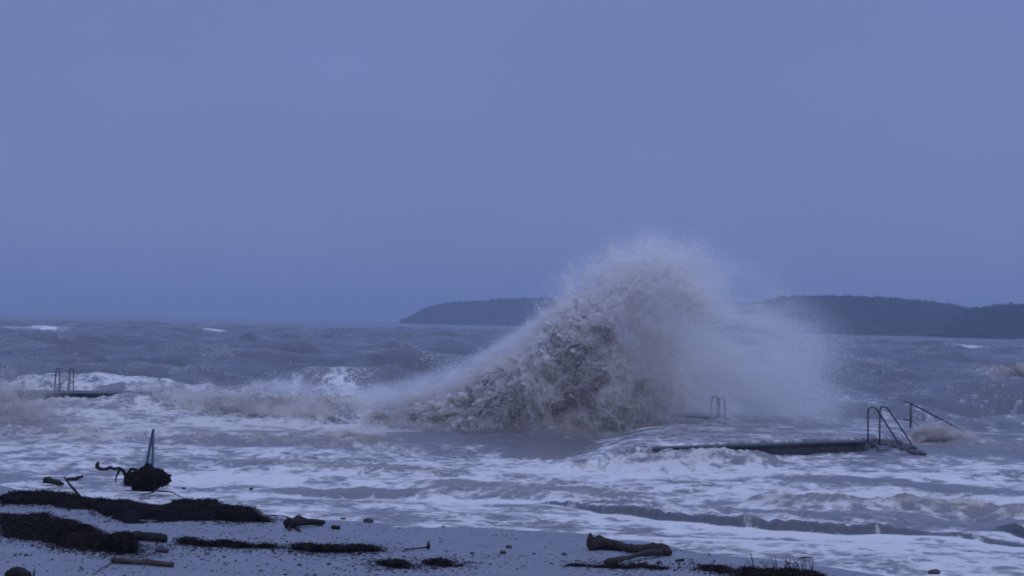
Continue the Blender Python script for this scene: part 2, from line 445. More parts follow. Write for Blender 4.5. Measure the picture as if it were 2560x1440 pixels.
def sea_surface():
    dyr = np.arange(700, 155, -1.25)
    y1 = FPX * CAMH / dyr
    y2 = [y1[-1]]
    while y2[-1] < 900: y2.append(y2[-1] + np.interp(y2[-1], [150, 300, 900], [1.0, 2.2, 5.0]))
    while y2[-1] < 7600: y2.append(y2[-1] * 1.045)
    rows = np.concatenate([y1, y2[1:]])
    nc = 980
    ang = np.linspace(-0.33, 0.36, nc)
    X = ang[None, :] * np.maximum(rows, 44.0)[:, None]; Y = np.repeat(rows[:, None], nc, 1)
    dR = np.gradient(rows)[:, None]
    U, V = project(X, Y, 0.0)
    lev = V - 0.0195 * (U - 1280)                            # photograph row brought level
    # swell
    Z = np.zeros_like(X); slope = np.zeros_like(X)
    r = np.random.default_rng(21)
    off = sstep(88, 118, Y)
    warps = [fbm(X / 14, Y / 14, octs=3, seed=100), fbm(X / 7, Y / 7, octs=3, seed=110), fbm(X / 30, Y / 30, octs=3, seed=120)]
    for i in range(46):
        lam = 2.6 * (14.0 ** r.random())
        th = r.normal(0, 0.55) + 0.25
        k = 2 * math.pi / lam
        amp = 0.0112 * lam ** 0.80 * (0.6 + 0.8 * r.random())
        ph = r.random() * 6.283
        fade = sstep(2.0, 4.0, lam / dR)
        arg = k * (X * math.sin(th) - Y * math.cos(th)) + ph + 4.0 * warps[i % 3]
        s = np.sin(arg)
        Z += amp * fade * (s + 0.25 * np.cos(2 * arg))
    Z *= (0.16 + 1.0 * off)
    steep = np.clip(Z / 0.5, -1, 1.5)
    chop = fbm(X * 0.9, Y * 0.7, octs=4, seed=3) - 0.5
    Z += chop * (0.10 + 0.22 * off) * sstep(600, 120, Y)
    # ----- foam and silt
    n_big = fbm(X * 0.22, Y * 0.16, octs=4, seed=50)
    n_mid = fbm(X * 1.3 + 1.5 * n_big, Y * 0.62, octs=5, seed=60, gain=0.62)
    n_fine = fbm(X * 2.6, Y * 1.8, octs=4, seed=70)
    surf = sstep(1095, 1150, lev)
    leftz = sstep(1050, 900, U)
    churn = sstep(978, 1000, lev) * (1 - sstep(1120, 1150, lev)) * leftz
    rightz = sstep(1600, 1750, U) * sstep(960, 1010, lev) * (1 - sstep(1090, 1130, lev))
    foam = surf * (0.59 + 1.15 * (n_mid - 0.5) + 0.6 * (n_big - 0.5) + 0.9 * (n_fine - 0.5))
    foam = np.maximum(foam, churn * (0.50 + 1.7 * (n_mid - 0.5) + 0.5 * (n_big - 0.5)))
    foam = np.maximum(foam, rightz * (0.22 + 1.5 * (n_mid - 0.5)))
    foam = np.maximum(foam, (0.09 + 0.8 * (n_mid - 0.5) + 0.4 * (n_fine - 0.5)) * (1 - surf))
    caps = sstep(0.75, 1.2, steep) * sstep(0.55, 0.68, n_big) * off * 0.35
    foam = np.maximum(foam, caps)
    silt = 0.10 + 0.35 * sstep(990, 1100, lev) * n_big + churn * 0.25
    H = np.zeros_like(X); dark = np.zeros_like(X)
    lumps = (fbm(X * 1.1, Y * 0.9, octs=5, seed=81) - 0.42)
    lump2 = (fbm(X * 3.0, Y * 2.0, octs=4, seed=87, gain=0.6) - 0.42)
    # breakers: (points, half width px, height m, silt, foam change)
    BR = [
        ([(250, 1000), (420, 1000), (640, 1005), (800, 1012), (930, 1015)], [9, 14, 15, 14, 10], 0.42, 0.85, 0.14),
        ([(0, 1026), (180, 1020), (330, 1014)], [22, 14, 10], 0.22, 0.8, 0.05),
        ([(0, 1085), (120, 1092), (200, 1098), (300, 1106)], [14, 10, 11, 6], 0.24, 0.95, 0.0),
        ([(400, 1112), (560, 1110), (700, 1112), (830, 1118), (930, 1116), (1010, 1124)], [5, 6, 7, 12, 10, 6], 0.24, 1.0, 0.0),
        ([(930, 1050), (1050, 1056), (1250, 1070), (1420, 1095), (1600, 1098)], [14, 18, 20, 16, 12], 0.55, 1.0, -0.1),
        ([(1640, 1090), (1720, 1095), (1790, 1098)], [8, 9, 5], 0.3, 0.8, 0.0),
        
        ([(2360, 1112), (2430, 1118), (2500, 1124), (2560, 1130)], [10, 12, 10, 8], 0.25, 0.9, 0.15),
        ([(1480, 1150), (1600, 1160), (1700, 1163), (1790, 1164), (1890, 1162), (1960, 1160)], [10, 11, 11, 10, 8, 6], 0.22, 0.65, -0.28),
        ([(2440, 940), (2520, 948), (2600, 965), (2700, 985)], [9, 14, 16, 18], 0.75, 0.9, 0.45),
        ([(2050, 950), (2150, 958), (2260, 972)], [8, 12, 8], 0.75, 0.15, -0.3),
        ([(2300, 948), (2400, 955), (2480, 965)], [6, 10, 8], 0.5, 0.15, -0.3),
        ([(600, 1160), (760, 1163), (900, 1170), (1100, 1180)], [5, 5, 5, 4], 0.10, 0.9, -0.35),
        ([(1080, 1205), (1250, 1218), (1420, 1228), (1600, 1243)], [10, 14, 16, 8], 0.10, 0.75, -0.38),
        ([(1880, 1252), (2050, 1258), (2250, 1268), (2400, 1276), (2560, 1284)], [7, 9, 9, 10, 10], 0.20, 1.0, -0.20),
        ([(680, 1232), (760, 1231), (880, 1228), (1000, 1228), (1120, 1232)], [4, 6, 5, 6, 4], 0.14, 0.6, -0.40),
        ([(1900, 1192), (2100, 1198), (2300, 1214), (2560, 1236)], [5, 8, 9, 9], 0.06, 0.35, -0.55),
        ([(1300, 1130), (1450, 1140), (1650, 1146)], [11, 13, 10], 0.04, 0.35, -0.55),
        ([(1450, 1262), (1700, 1275), (1950, 1288), (2250, 1292), (2560, 1318)], [6, 10, 12, 12, 18], 0.0, 0.3, -0.50),
        ([(880, 1282), (1050, 1288), (1250, 1286)], [10, 14, 10], 0.0, 0.35, -0.25),
        ([(0, 1190), (150, 1196), (330, 1200)], [12, 12, 10], 0.0, 0.2, -0.28),
    ]
    for pts, hw, hgt, sl, df in BR:
        b = band(U, V, pts, hw)
        Z = Z * (1 - 0.7 * b) 
        crest = b * hgt * (0.62 + 1.3 * lumps + 1.3 * lump2)
        H = np.maximum(H, crest)
        silt = silt * (1 - b) + b * sl
        foam = foam + b * (df + (0.8 * (n_fine - 0.5) if hgt > 0.1 else 0))
    Z += H
    Z += 0.31 * band(U, V, [(1480, 1150), (1600, 1156), (1700, 1158), (1800, 1158), (1900, 1156), (2010, 1152)], [10, 14, 14, 13, 10, 5], 1.2) * sstep(2000, 1780, U)
    # bright fresh foam
    for pts, hw, df in [
        ([(380, 1188), (520, 1192), (700, 1190), (900, 1180)], [8, 16, 12, 5], 0.45),
        ([(800, 1012), (900, 1008), (1000, 1012)], [5, 10, 9], 0.6),
        ([(1150, 1165), (1400, 1168), (1650, 1180), (1900, 1182), (2200, 1190), (2560, 1205)], [8, 12, 14, 10, 7, 6], 0.34),
        ([(1850, 1222), (2100, 1232), (2350, 1248), (2560, 1258)], [10, 13, 10, 8], 0.34),
        ([(330, 1068), (520, 1050), (760, 1060), (1000, 1085)], [8, 10, 10, 8], 0.40),
        ([(600, 1238), (850, 1240), (1100, 1236), (1400, 1250), (1600, 1296)], [3, 4, 4, 4, 3], 0.50),
        ([(700, 1302), (850, 1322), (1000, 1330), (1300, 1338), (1500, 1342), (1750, 1346), (2000, 1352), (2250, 1366)], [4, 4, 5, 5, 4, 4, 4, 3], 0.65),
        ([(1700, 1300), (1900, 1326), (2200, 1336), (2330, 1330), (2440, 1355), (2560, 1378)], [5, 8, 9, 9, 10, 10], 0.55),
        ([(1500, 1298), (1600, 1306), (1720, 1314)], [7, 8, 8], 0.45),
        ([(0, 1222), (60, 1224), (110, 1226)], [4, 4, 3], 0.6),
        ([(380, 1225), (470, 1234), (560, 1246)], [6, 8, 6], 0.5),
        ([(0, 828), (60, 829), (150, 832)], [1.6, 1.8, 1.4], 1.0),
        ([(420, 831), (500, 832), (590, 834)], [1.4, 1.6, 1.4], 0.85),
        ([(780, 845), (840, 852), (900, 856)], [1.8, 2.6, 1.8], 1.0),
        ([(240, 828), (300, 829), (340, 832)], [2.0, 2.6, 2.0], 0.5),
        ([(2400, 873), (2430, 875), (2450, 876)], [3, 4, 3], 0.9),
        ([(1700, 1046), (1950, 1046), (2250, 1062)], [2, 2, 2], 0.5),
        ([(1880, 985), (1940, 992), (2010, 1002)], [6, 12, 8], 0.35),
    ]:
        foam = foam + band(U, V, pts, hw) * df * (0.65 + 0.7 * n_mid)
    # waterline: last thin edge of the swash
    sd = Y - shore(X)
    Z *= np.where(sd < 12, np.clip(0.10 + sd / 13.0, 0.06, 1), 1.0)
    edge = np.exp(-((sd - 0.35 - 1.1 * (n_big - 0.5)) / 0.32) ** 2)
    foam = foam + edge * 0.38 * (n_mid + 0.3)
    # small plunging shore break: steep dark face, foam at its foot
    n_al = fbm(X * 4.2, Y * 0.3, octs=4, seed=91, gain=0.6)
    for WP, WH in ((WALL, WALLH), (WALL2, WALL2H)):
        wv = np.interp(U, WP[:, 0], WP[:, 1]) ; wh = np.interp(U, WP[:, 0], WH)
        wy = FPX * CAMH / np.maximum(wv - 0.0195 * (U - 1280) - HORIZ, 50) + 0.5 * (fbm(X * 0.9, np.zeros_like(X), octs=3, seed=93) - 0.5)
        wm = wh * wy / FPX
        inw = sstep(WP[0, 0] - 30, WP[0, 0] + 40, U)
        d = Y - wy
        st = sstep(0.02, 0.30, d) * (1 - sstep(0.8, 6.0, d)) * inw
        Z += st * wm * (0.80 + 0.9 * (n_al - 0.45)) 
        lip = np.exp(-np.abs((d - 0.14) / 0.22) ** 4) * inw
        foam = foam * (1 - 0.97 * lip) + lip * sstep(0.62, 0.70, n_al) * 0.45
        silt = silt * (1 - lip) + lip * (0.08 + 0.22 * sstep(0.40, 0.65, n_al))
        dark = np.maximum(dark, lip)
        foot = np.exp(-((d + 0.35) / 0.35) ** 2) * inw
        foam = foam + foot * 0.45 * (0.4 + n_mid)
        Z += foot * 0.05 * (n_fine - 0.3)
    # calmer round the platforms
    for poly in (mid_poly, left_poly):
        ins = in_poly(X, Y, poly)
        Z = np.where(ins, np.minimum(Z, 0.1) - 0.25, Z)
    # a sheet of water stands on the near platform and runs off behind it
    def edge_d(i):
        (ax, ay), (bx, by) = near_poly[i], near_poly[(i + 1) % 4]
        ex, ey = bx - ax, by - ay; l = math.hypot(ex, ey)
        return ((X - ax) * ey - (Y - ay) * ex) / l
    d0, d1, d2, d3 = (edge_d(i) for i in range(4))
    w1 = 0.35 + 4.2 * sstep(78, 90, Y)
    sheet = (1 - sstep(-0.4, 0, (d1 / w1 - 1.0) * 0.4 + 0 * d1)) * (1 - sstep(0.0, 4.5, d2)) * (1 - sstep(0.0, 4.5, d3))
    sheet = sheet * (1 - sstep(-0.75, -0.40, d0))
    onto = sheet * (DZ + 0.035 + 0.03 * (n_mid - 0.5)) - 0.3 * (1 - sheet)
    inside = (d0 < 0.0) & (d1 < 0.1) & (d2 < 0) & (d3 < 0)
    Z = np.where(inside & (sheet < 0.9), np.minimum(Z, 0.15) - 0.15, Z)
    Z = np.where(sheet > 0.6, onto, np.where((sheet > 0.02) & ~inside, np.maximum(Z * (1 - sheet), onto), Z))
    flat = sstep(0.2, 0.7, sheet)
    foam = foam * (1 - flat) + flat * (0.40 + 0.8 * (n_mid - 0.5) + 0.4 * (n_fine - 0.5))
    silt = silt * (1 - 0.8 * flat)
    rightz = np.maximum(rightz, flat * 0.9)
    # shallow trough in front of the near platform so that its face shows
    front = band(U, V, [(1850, 1142), (2000, 1146), (2150, 1148), (2300, 1144)], [6, 10, 13, 12])
    Z += front * 0.04
    foam = np.clip(foam, 0, 1.3); silt = np.clip(silt, 0, 1)
    aer = np.clip(np.maximum(surf, np.maximum(churn, 0.4 * rightz)) * (0.15 + 1.0 * n_big), 0, 1) * (1 - dark)
    return rows, nc, X, Y, Z, foam, silt, aer
rows, nc, SX, SY, SZ, SFOAM, SSILT, SAER = sea_surface()
me = mesh_np('sea', np.stack([SX, SY, SZ], -1).reshape(-1, 3), grid_faces(len(rows), nc), M['sea'],
             attrs={'foam': SFOAM.ravel(), 'silt': SSILT.ravel(), 'aeration': SAER.ravel()})
link('sea', me, label='rough muddy sea with breakers and streaks of white foam', cat='sea', kind='structure')

def sea_z(px, py):
    p = at(px, py, 0.0)
    i = np.clip(np.searchsorted(rows, p[1]), 0, len(rows) - 1)
    j = np.argmin(np.abs(SX[i] - p[0]))
    return SZ[i, j]

# ------------------------------------------------------------------ wooded headlands
def headland(name, label, pts, D, depth, trees, seed, wood_label):
    """pts: (photograph x, photograph y of the tree tops); D: distance of its foot"""
    p = np.array(pts, float)
    u = np.linspace(p[0, 0], p[-1, 0], 160)
    v = np.interp(u, p[:, 0], p[:, 1])
    P = np.array([at_y(a, b, D) for a, b in zip(u, v)])
    x = P[:, 0]; h = np.maximum(P[:, 2] - 4.5, -1.0)
    prof = np.array([(-0.02, -0.6), (0.0, 0.02), (0.05, 0.42), (0.12, 0.72), (0.25, 0.92), (0.45, 1.0), (0.75, 0.9), (1.0, -0.3)])
    V = []
    for f, g in prof:
        zz = np.where(h > 0, h * g, -1.5) if g > 0 else np.full_like(h, -2.0)
        wob = (fbm(x * 0.02, np.full_like(x, f * 9), octs=3, seed=seed) - 0.5)
        V.append(np.stack([x, D + f * depth + wob * depth * 0.15, zz + wob * 1.5], -1))
    me = mesh_np(name, np.concatenate(V), grid_faces(len(prof), len(u)), M['hill'])
    ob = link(name, me, label=label, cat='hill', kind='structure')
    # trees: leaf clumps through each crown
    r = np.random.default_rng(seed)
    tx = r.uniform(x.min(), x.max(), trees); tf = r.random(trees) ** 1.3 * 0.55
    gz = np.interp(tx, x, h) * np.interp(tf, prof[:, 0], prof[:, 1])
    ok = np.interp(tx, x, h) > -0.5
    tx, tf, gz = tx[ok], tf[ok], np.maximum(gz[ok], -0.5)
    th = r.uniform(3.8, 5.6, len(tx)); nclump = 22
    n = len(tx) * nclump
    d = r.normal(size=(n, 3)); d /= np.linalg.norm(d, axis=1)[:, None]
    rad = r.random(n) ** 0.45
    th_ = np.repeat(th, nclump)
    c = np.stack([np.repeat(tx, nclump) + d[:, 0] * rad * th_ * 0.42,
                  np.repeat(D + tf * depth, nclump) + d[:, 1] * rad * th_ * 0.42,
                  np.repeat(gz, nclump) + th_ * 0.55 + d[:, 2] * rad * th_ * 0.45], -1)
    s = r.uniform(0.25, 0.65, n)
    T = np.array([[1, 1, 1], [-1, -1, 1], [-1, 1, -1], [1, -1, -1]], float) * 0.8
    jit = r.normal(0, 0.35, (n, 4, 3))
    VV = c[:, None, :] + (T[None] + jit) * s[:, None, None]
    base = (np.arange(n) * 4)[:, None, None]
    FF = (base + np.array([[0, 1, 2], [0, 3, 1], [0, 2, 3], [1, 3, 2]])[None]).reshape(-1, 3)
    me = mesh_np(name + '_wood', VV.reshape(-1, 3), FF, M['tree'], smooth=False)
    link('distant_wood', me, label=wood_label, cat='wood', kind='stuff')

headland('headland', 'long low headland with a sloping left tip, far behind the breaking wave',
         [(955, 812), (985, 803), (1012, 793), (1042, 776), (1070, 762), (1100, 755), (1160, 750), (1250, 744), (1330, 741), (1400, 740), (1500, 744),
          (1700, 752), (1780, 752), (1900, 750), (2000, 760), (2300, 790)], 2300, 260, 2400, 11,
         'leafless wood covering the far headland left of the wave')
headland('hill', 'broad wooded hill across the water at the right',
         [(1800, 800), (1860, 775), (1910, 758), (1940, 752), (1965, 746), (1990, 738), (2040, 735), (2120, 734), (2200, 736), (2300, 741), (2380, 748),
          (2430, 757), (2480, 768), (2540, 780), (2640, 800), (2740, 830)], 1500, 220, 2200, 12,
         'leafless wood covering the broad hill at the right')
headland('nearer_hill', 'darker nearer wooded rise cut off by the right edge',
         [(2420, 812), (2460, 790), (2490, 774), (2515, 765), (2545, 761), (2600, 757), (2700, 750), (2850, 745), (3000, 760)], 1250, 150, 900, 13,
         'dark wood covering the nearer rise at the right edge')

# ------------------------------------------------------------------ platforms
def slab(parent, name, poly, z0, z1, mat, edge=0.02):
    n = len(poly)
    bm = bmesh.new()
    vb = [bm.verts.new((x, y, z0)) for x, y in poly]; vt = [bm.verts.new((x, y, z1)) for x, y in poly]
    bm.faces.new(vt); bm.faces.new(vb[::-1])
    for i in range(n): bm.faces.new((vb[i], vb[(i + 1) % n], vt[(i + 1) % n], vt[i]))
    if edge: bmesh.ops.bevel(bm, geom=bm.edges[:], offset=edge, segments=2, affect='EDGES')
    me = bpy.data.meshes.new(name); bm.to_mesh(me); bm.free()
    me.materials.append(mat)
    return link(name, me, parent)

def platform(name, label, poly, top):
    c = np.mean(poly, axis=0)
    root = link(name, None, label=label, cat='jetty', loc=(c[0], c[1], 0), group='concrete bathing platforms awash')
    loc = [(x - c[0], y - c[1]) for x, y in poly]
    slab(root, 'base_block', loc, -2.2, top - 0.085, M['concrete'], 0.03)
    slab(root, 'deck_slab', grow(loc, 0.07), top - 0.08, top, M['concrete'], 0.015)
    return root
P1 = platform('bathing_platform', 'flooded concrete bathing platform with steps, nearest, right of the wave', near_poly, DZ)
P2 = platform('bathing_platform', 'concrete platform dimly seen through mist just right of the wave', mid_poly, 0.55)
P3 = platform('bathing_platform', 'thin dark platform edge under the pair of hoops at far left', left_poly, 0.42)

# boulders against the end of the near platform
def rock_mesh(name, size, mat, seed, sub=2, rough=0.35, power=0.85):
    bm = bmesh.new(); bmesh.ops.create_icosphere(bm, subdivisions=sub, radius=1.0)
    V = np.array([v.co[:] for v in bm.verts])
    n = fbm(V[:, 0] * 1.1 + seed, V[:, 1] * 1.1, V[:, 2] * 1.1 + seed * 0.7, octs=3, seed=seed)
    V = V * (1 + rough * 2 * (n - 0.5))[:, None]
    V = np.sign(V) * np.abs(V) ** power * np.array(size)
    for v, c in zip(bm.verts, V): v.co = c
    me = bpy.data.meshes.new(name); bm.to_mesh(me); bm.free()
    me.polygons.foreach_set('use_smooth', np.ones(len(me.polygons), bool))
    me.materials.append(mat)
    return me
TOE = [(2195, 1122, 0.34, 0.30), (2222, 1121, 0.32, 0.27), (2250, 1124, 0.34, 0.24), (2276, 1129, 0.32, 0.20), (2300, 1133, 0.30, 0.13)]
toe = link('rubble_toe', None, label='dark wet boulders sloping away under the steps of the near platform', cat='rocks', loc=at(2240, 1135, 0))
for i, (px, py, w, hh) in enumerate(TOE):
    p = at(px, py + 14, 0.0)
    o = link('boulder', rock_mesh('boulder', (w, 0.45, hh), M['stone'], 40 + i, 3, 0.55, 0.75), toe)
    o.location = Vector((p[0], p[1] + 0.7, hh * 0.75)) - toe.location

# ------------------------------------------------------------------ ladders and rails
def arc(p0, p1, p2, n=6):
    p0, p1, p2 = map(np.array, (p0, p1, p2)); t = np.linspace(0, 1, n)[:, None]
    return (1 - t) ** 2 * p0 + 2 * t * (1 - t) * p1 + t * t * p2

def hoop(y, pts, rad, segs=8):
    """bent tube through photograph points at distance y (its true plane)"""
    P = [at_y(a, b, y) for a, b in pts]
    out = [P[0]]
    for i in range(1, len(P) - 1):
        a = P[i] + (P[i - 1] - P[i]) * min(0.5, 0.10 / (np.linalg.norm(P[i - 1] - P[i]) + 1e-6))
        b = P[i] + (P[i + 1] - P[i]) * min(0.5, 0.10 / (np.linalg.norm(P[i + 1] - P[i]) + 1e-6))
        out += list(arc(a, P[i], b, 5))
    out.append(P[-1])
    return np.array(out)

def rail_thing(name, label, cat, base, hoops, rad, extra=None):
    base = np.array(base)
    root = link(name, None, label=label, cat=cat, loc=tuple(base))
    for h in hoops:
        g = Geo(); g.tube(h - base, rad, 8); link('rail', g.mesh('rail', M['steel']), root)
    return root, base

# near ladder with treads: goes down into the water to the right
yl = 75.8
h1 = hoop(yl, [(2170, 1109), (2170, 1020), (2187, 1017), (2232, 1085), (2271, 1145), (2278, 1156)], 0.02)
h2 = hoop(yl + 0.75, [(2199, 1106), (2200, 1018), (2216, 1016), (2262, 1084), (2297, 1142), (2303, 1152)], 0.02)
root, base = rail_thing('bathing_ladder', 'steel bathing steps with two tall bent rails on the near platform', 'ladder', at_y(2190, 1106, yl), [h1, h2], 0.026)
for k, (a0, a1) in enumerate([((2186, 1108), (2214, 1147)), ((2216, 1106), (2243, 1144))]):
    g = Geo()
    p0 = at_y(*a0, yl - 0.55 + 0.5 * k); p1 = at_y(*a1, yl - 0.55 + 0.5 * k)
    dv = p1 - p0
    n_ = np.array([0, 1.0, 0])
    g.tube([p0 - base, p0 + dv * .5 - base, p1 + dv * 0.15 - base], [0.045, 0.045, 0.045], 4)
    link('stringer', g.mesh('stringer', M['steel_pale'], False), root)
for k in range(3):
    f = 0.25 + 0.3 * k
    a = at_y(2186 + 28 * f, 1108 + 39 * f, yl - 0.52); b = at_y(2216 + 27 * f, 1106 + 38 * f, yl - 0.08)
    g = Geo(); g.box(((a + b) / 2 - base), (0.36, 0.52, 0.03)); link('tread', g.mesh('tread', M['steel_pale'], False), root)

# middle ladder in the mist
ym = B[1] + 0.4
root, base = rail_thing('bathing_ladder', 'pale bathing ladder half lost in the mist behind the wave', 'ladder', at_y(1795, 1046, ym),
    [hoop(ym, [(1775, 1047), (1781, 992), (1794, 989), (1793, 1046)], 0.02), hoop(ym + 0.4, [(1799, 1044), (1798, 991), (1812, 991), (1812, 1044)], 0.02)], 0.026)
for k in range(2):
    g = Geo(); a = at_y(1794, 1010 + 18 * k, ym); b = at_y(1799, 1008 + 18 * k, ym + 0.4)
    g.tube([a - base, b - base], 0.015, 6); link('rung', g.mesh('rung', M['steel']), root)
# left ladder
yf = C_[1] + 1.2
root, base = rail_thing('bathing_ladder', 'two narrow dark steel hoops of a bathing ladder at far left', 'ladder', at_y(160, 978, yf),
    [hoop(yf, [(136, 978), (140.5, 921), (149.5, 921), (149, 978)], 0.02), hoop(yf, [(171, 978), (175, 921), (184.5, 921), (183.5, 978)], 0.02)], 0.024)
# handrail
yr = 87.8
root, base = rail_thing('handrail', 'sloping steel handrail on a post running down into the spray', 'handrail', at_y(2277, 1090, yr),
    [hoop(yr, [(2259, 1004), (2274, 1007), (2345, 1044), (2412, 1080), (2430, 1090)], 0.02)], 0.032)
for nm, pts, rr in (('post', [(2277, 1006), (2277, 1045), (2276, 1095)], 0.036), ('stub', [(2260, 1049), (2277, 1050)], 0.024), ('lower_rail', [(2277, 1052), (2305, 1067), (2330, 1082)], 0.016)):
    g = Geo(); g.tube([at_y(a, b, yr + 0.02) - base for a, b in pts], rr, 8); link(nm, g.mesh(nm, M['steel']), root)

# ------------------------------------------------------------------ seaweed banks
def strands(n, sampler, lmin, lmax, w, seed, lift=0.5):
    r = np.random.default_rng(seed)
    P = sampler(n, r)                                          # base points
    az = r.uniform(0, 6.283, n); L = r.uniform(lmin, lmax, n); up = np.abs(r.normal(0, lift, n))
    d = np.stack([np.cos(az), np.sin(az), up], -1); d /= np.linalg.norm(d, axis=1)[:, None]
    s = np.stack([-np.sin(az), np.cos(az), np.zeros(n)], -1)
    s = s + r.normal(0, 0.5, (n, 3)); s /= np.linalg.norm(s, axis=1)[:, None]
    W = w * r.uniform(0.5, 1.4, n)
    V = []
    for f, q_ in ((0, 1.0), (0.5, 0.9), (1.0, 0.25)):
        c = P + d * (L * f)[:, None]; c[:, 2] -= (L * f * f * (0.35 + up * 0.6))
        V.append(c - s * (W * q_ / 2)[:, None]); V.append(c + s * (W * q_ / 2)[:, None])
    V = np.stack(V, 1).reshape(-1, 3)
    b = (np.arange(n) * 6)[:, None]
    F = np.concatenate([b + np.array([0, 1, 3, 2]), b + np.array([2, 3, 5, 4])])
    return V, F

def bank(name, label, top, bot, h, n_str, seed, rag=0.5, lmax=0.22, mat='weed'):
    """mound between two photograph outlines; top and bottom given as (x, y)"""
    t = np.array(top, float); b = np.array(bot, float)
    u = np.linspace(max(t[0, 0], b[0, 0]), min(t[-1, 0], b[-1, 0]), 130)
    vb_ = np.interp(u, b[:, 0], b[:, 1]); vt_ = np.interp(u, t[:, 0], t[:, 1])
    ft = gat_many(u, vb_); g0 = gat_many(u, vt_)
    bt = gat_many(u, np.minimum(vt_ + 0.75 * h * FPX / g0[:, 1], vb_ - 2))
    ft[:, 1] += (fbm(ft[:, 0] * 1.6, ft[:, 1] * 0 + seed, octs=4, seed=seed + 3) - 0.35) * np.minimum(1.1, 0.45 * (bt[:, 1] - ft[:, 1])) * 1.6
    bt[:, 1] = np.maximum(bt[:, 1], ft[:, 1] + 0.15)
    nv = 26
    v = np.linspace(-0.02, 1.02, nv)
    X = ft[:, 0][None] + (bt[:, 0] - ft[:, 0])[None] * v[:, None]; Y = ft[:, 1][None] + (bt[:, 1] - ft[:, 1])[None] * v[:, None]
    ends = np.minimum(np.minimum(np.arange(130), np.arange(130)[::-1]) / 14.0, 1.0) ** 0.6
    if t[0, 0] <= 0: ends[:40] = 1.0
    prof = np.clip(np.sin(np.pi * np.clip(v, 0, 1)), 0, 1) ** 0.55
    nn = fbm(X * 2.2, Y * 1.6, octs=4, seed=seed)
    big = fbm(X * 0.7, Y * 0.5, octs=2, seed=seed + 9)
    Zg = ground_z(X, Y)
    ragd = sstep(0.37, 0.50, nn - 0.10 + (1 - rag) * 0.6 * (sstep(0.0, 0.55, v) * sstep(1.05, 0.8, v))[:, None])
    Z = Zg - 0.03 + prof[:, None] * ends[None] * h * (0.30 + 0.85 * big + 1.1 * (nn - 0.5)) * (0.10 + 0.90 * ragd) + 0.02 * ragd * prof[:, None]
    c = np.array([X.mean(), Y.min(), 0.0])
    P = np.stack([X, Y, Z], -1).reshape(-1, 3) - c
    o = link(name, mesh_np(name, P, grid_faces(nv, 130), M[mat]), label=label, cat='seaweed', loc=tuple(c))
    wts = (prof[:, None] * ends[None] * (0.25 + ragd)).ravel(); wts /= wts.sum()
    def smp(n, r):
        i = r.choice(len(P), n, p=wts)
        q_ = P[i] + r.normal(0, 0.06, (n, 3)) * np.array([1, 1, 0.25])
        k_ = r.random(n) < 0.26                               # stray bits on the sand round it
        q_[k_, :2] += r.normal(0, 1, (k_.sum(), 2)) * np.array([0.3, 0.8])
        gz = ground_z(q_[k_, 0] + c[0], q_[k_, 1] + c[1])
        q_[k_, 2] = np.where(gz < q_[k_, 2], gz + 0.012, q_[k_, 2])
        return q_
    V, F = strands(int(n_str * 1.5), smp, 0.05, lmax, 0.015, seed + 1, 0.7)
    link('seaweed_strands', mesh_np('seaweed_strands', V, F, M['strand'], False), o, kind='stuff')
    return o

bank('seaweed_bank', 'long dark seaweed bank along the waterline at the left, in front of the root clump',
     [(0, 1229), (60, 1228), (110, 1225), (160, 1226), (210, 1233), (280, 1240), (340, 1246), (420, 1252), (480, 1256), (510, 1250), (535, 1248), (545, 1266), (600, 1272), (625, 1268), (650, 1284), (680, 1296)],
     [(0, 1262), (80, 1266), (120, 1272), (180, 1278), (240, 1288), (280, 1304), (340, 1310), (420, 1309), (520, 1305), (600, 1306), (680, 1306)], 0.28, 10000, 201, rag=0.25)
bank('seaweed_bank', 'big dark seaweed bank nearest the camera at the left edge',
     [(0, 1268), (50, 1272), (110, 1286), (135, 1305), (200, 1318), (260, 1334), (300, 1344), (340, 1372)],
     [(0, 1348), (60, 1354), (110, 1364), (160, 1374), (220, 1380), (280, 1384), (320, 1384), (345, 1380)], 0.26, 10000, 211, rag=0.2)
bank('seaweed_heap', 'low seaweed heap with a hump at its left end, beside the short dark log',
     [(415, 1350), (440, 1345), (460, 1338), (478, 1338), (500, 1348), (560, 1347), (600, 1354), (650, 1357), (700, 1364)],
     [(415, 1364), (460, 1365), (520, 1368), (580, 1369), (650, 1371), (700, 1372)], 0.14, 2600, 221, rag=0.6, lmax=0.16)
bank('seaweed_heap', 'ragged seaweed heap in the middle of the beach, below the square bit of timber',
     [(730, 1362), (760, 1358), (790, 1366), (830, 1362), (870, 1362), (900, 1357), (930, 1366), (950, 1372)],
     [(730, 1374), (780, 1380), (850, 1382), (900, 1382), (950, 1378)], 0.13, 2600, 231, rag=0.6, lmax=0.16)
bank('seaweed_heap', 'tufted seaweed heap at the bottom, slanting down to the right',
     [(922, 1392), (950, 1392), (990, 1400), (1020, 1408), (1060, 1418)],
     [(922, 1402), (960, 1414), (1000, 1422), (1040, 1425), (1062, 1424)], 0.12, 1500, 241, rag=0.7, lmax=0.15)
bank('seaweed_heap', 'low seaweed heap just right of the slanting one',
     [(1062, 1396), (1090, 1392), (1120, 1402), (1150, 1412)],
     [(1062, 1420), (1090, 1424), (1130, 1420), (1152, 1416)], 0.08, 1000, 251, rag=0.8, lmax=0.13)
bank('seaweed_heap', 'small separate tuft of seaweed right of the slanting heaps',
     [(1165, 1400), (1185, 1398), (1212, 1404)], [(1165, 1408), (1185, 1410), (1212, 1412)], 0.06, 420, 261, rag=0.8, lmax=0.12)
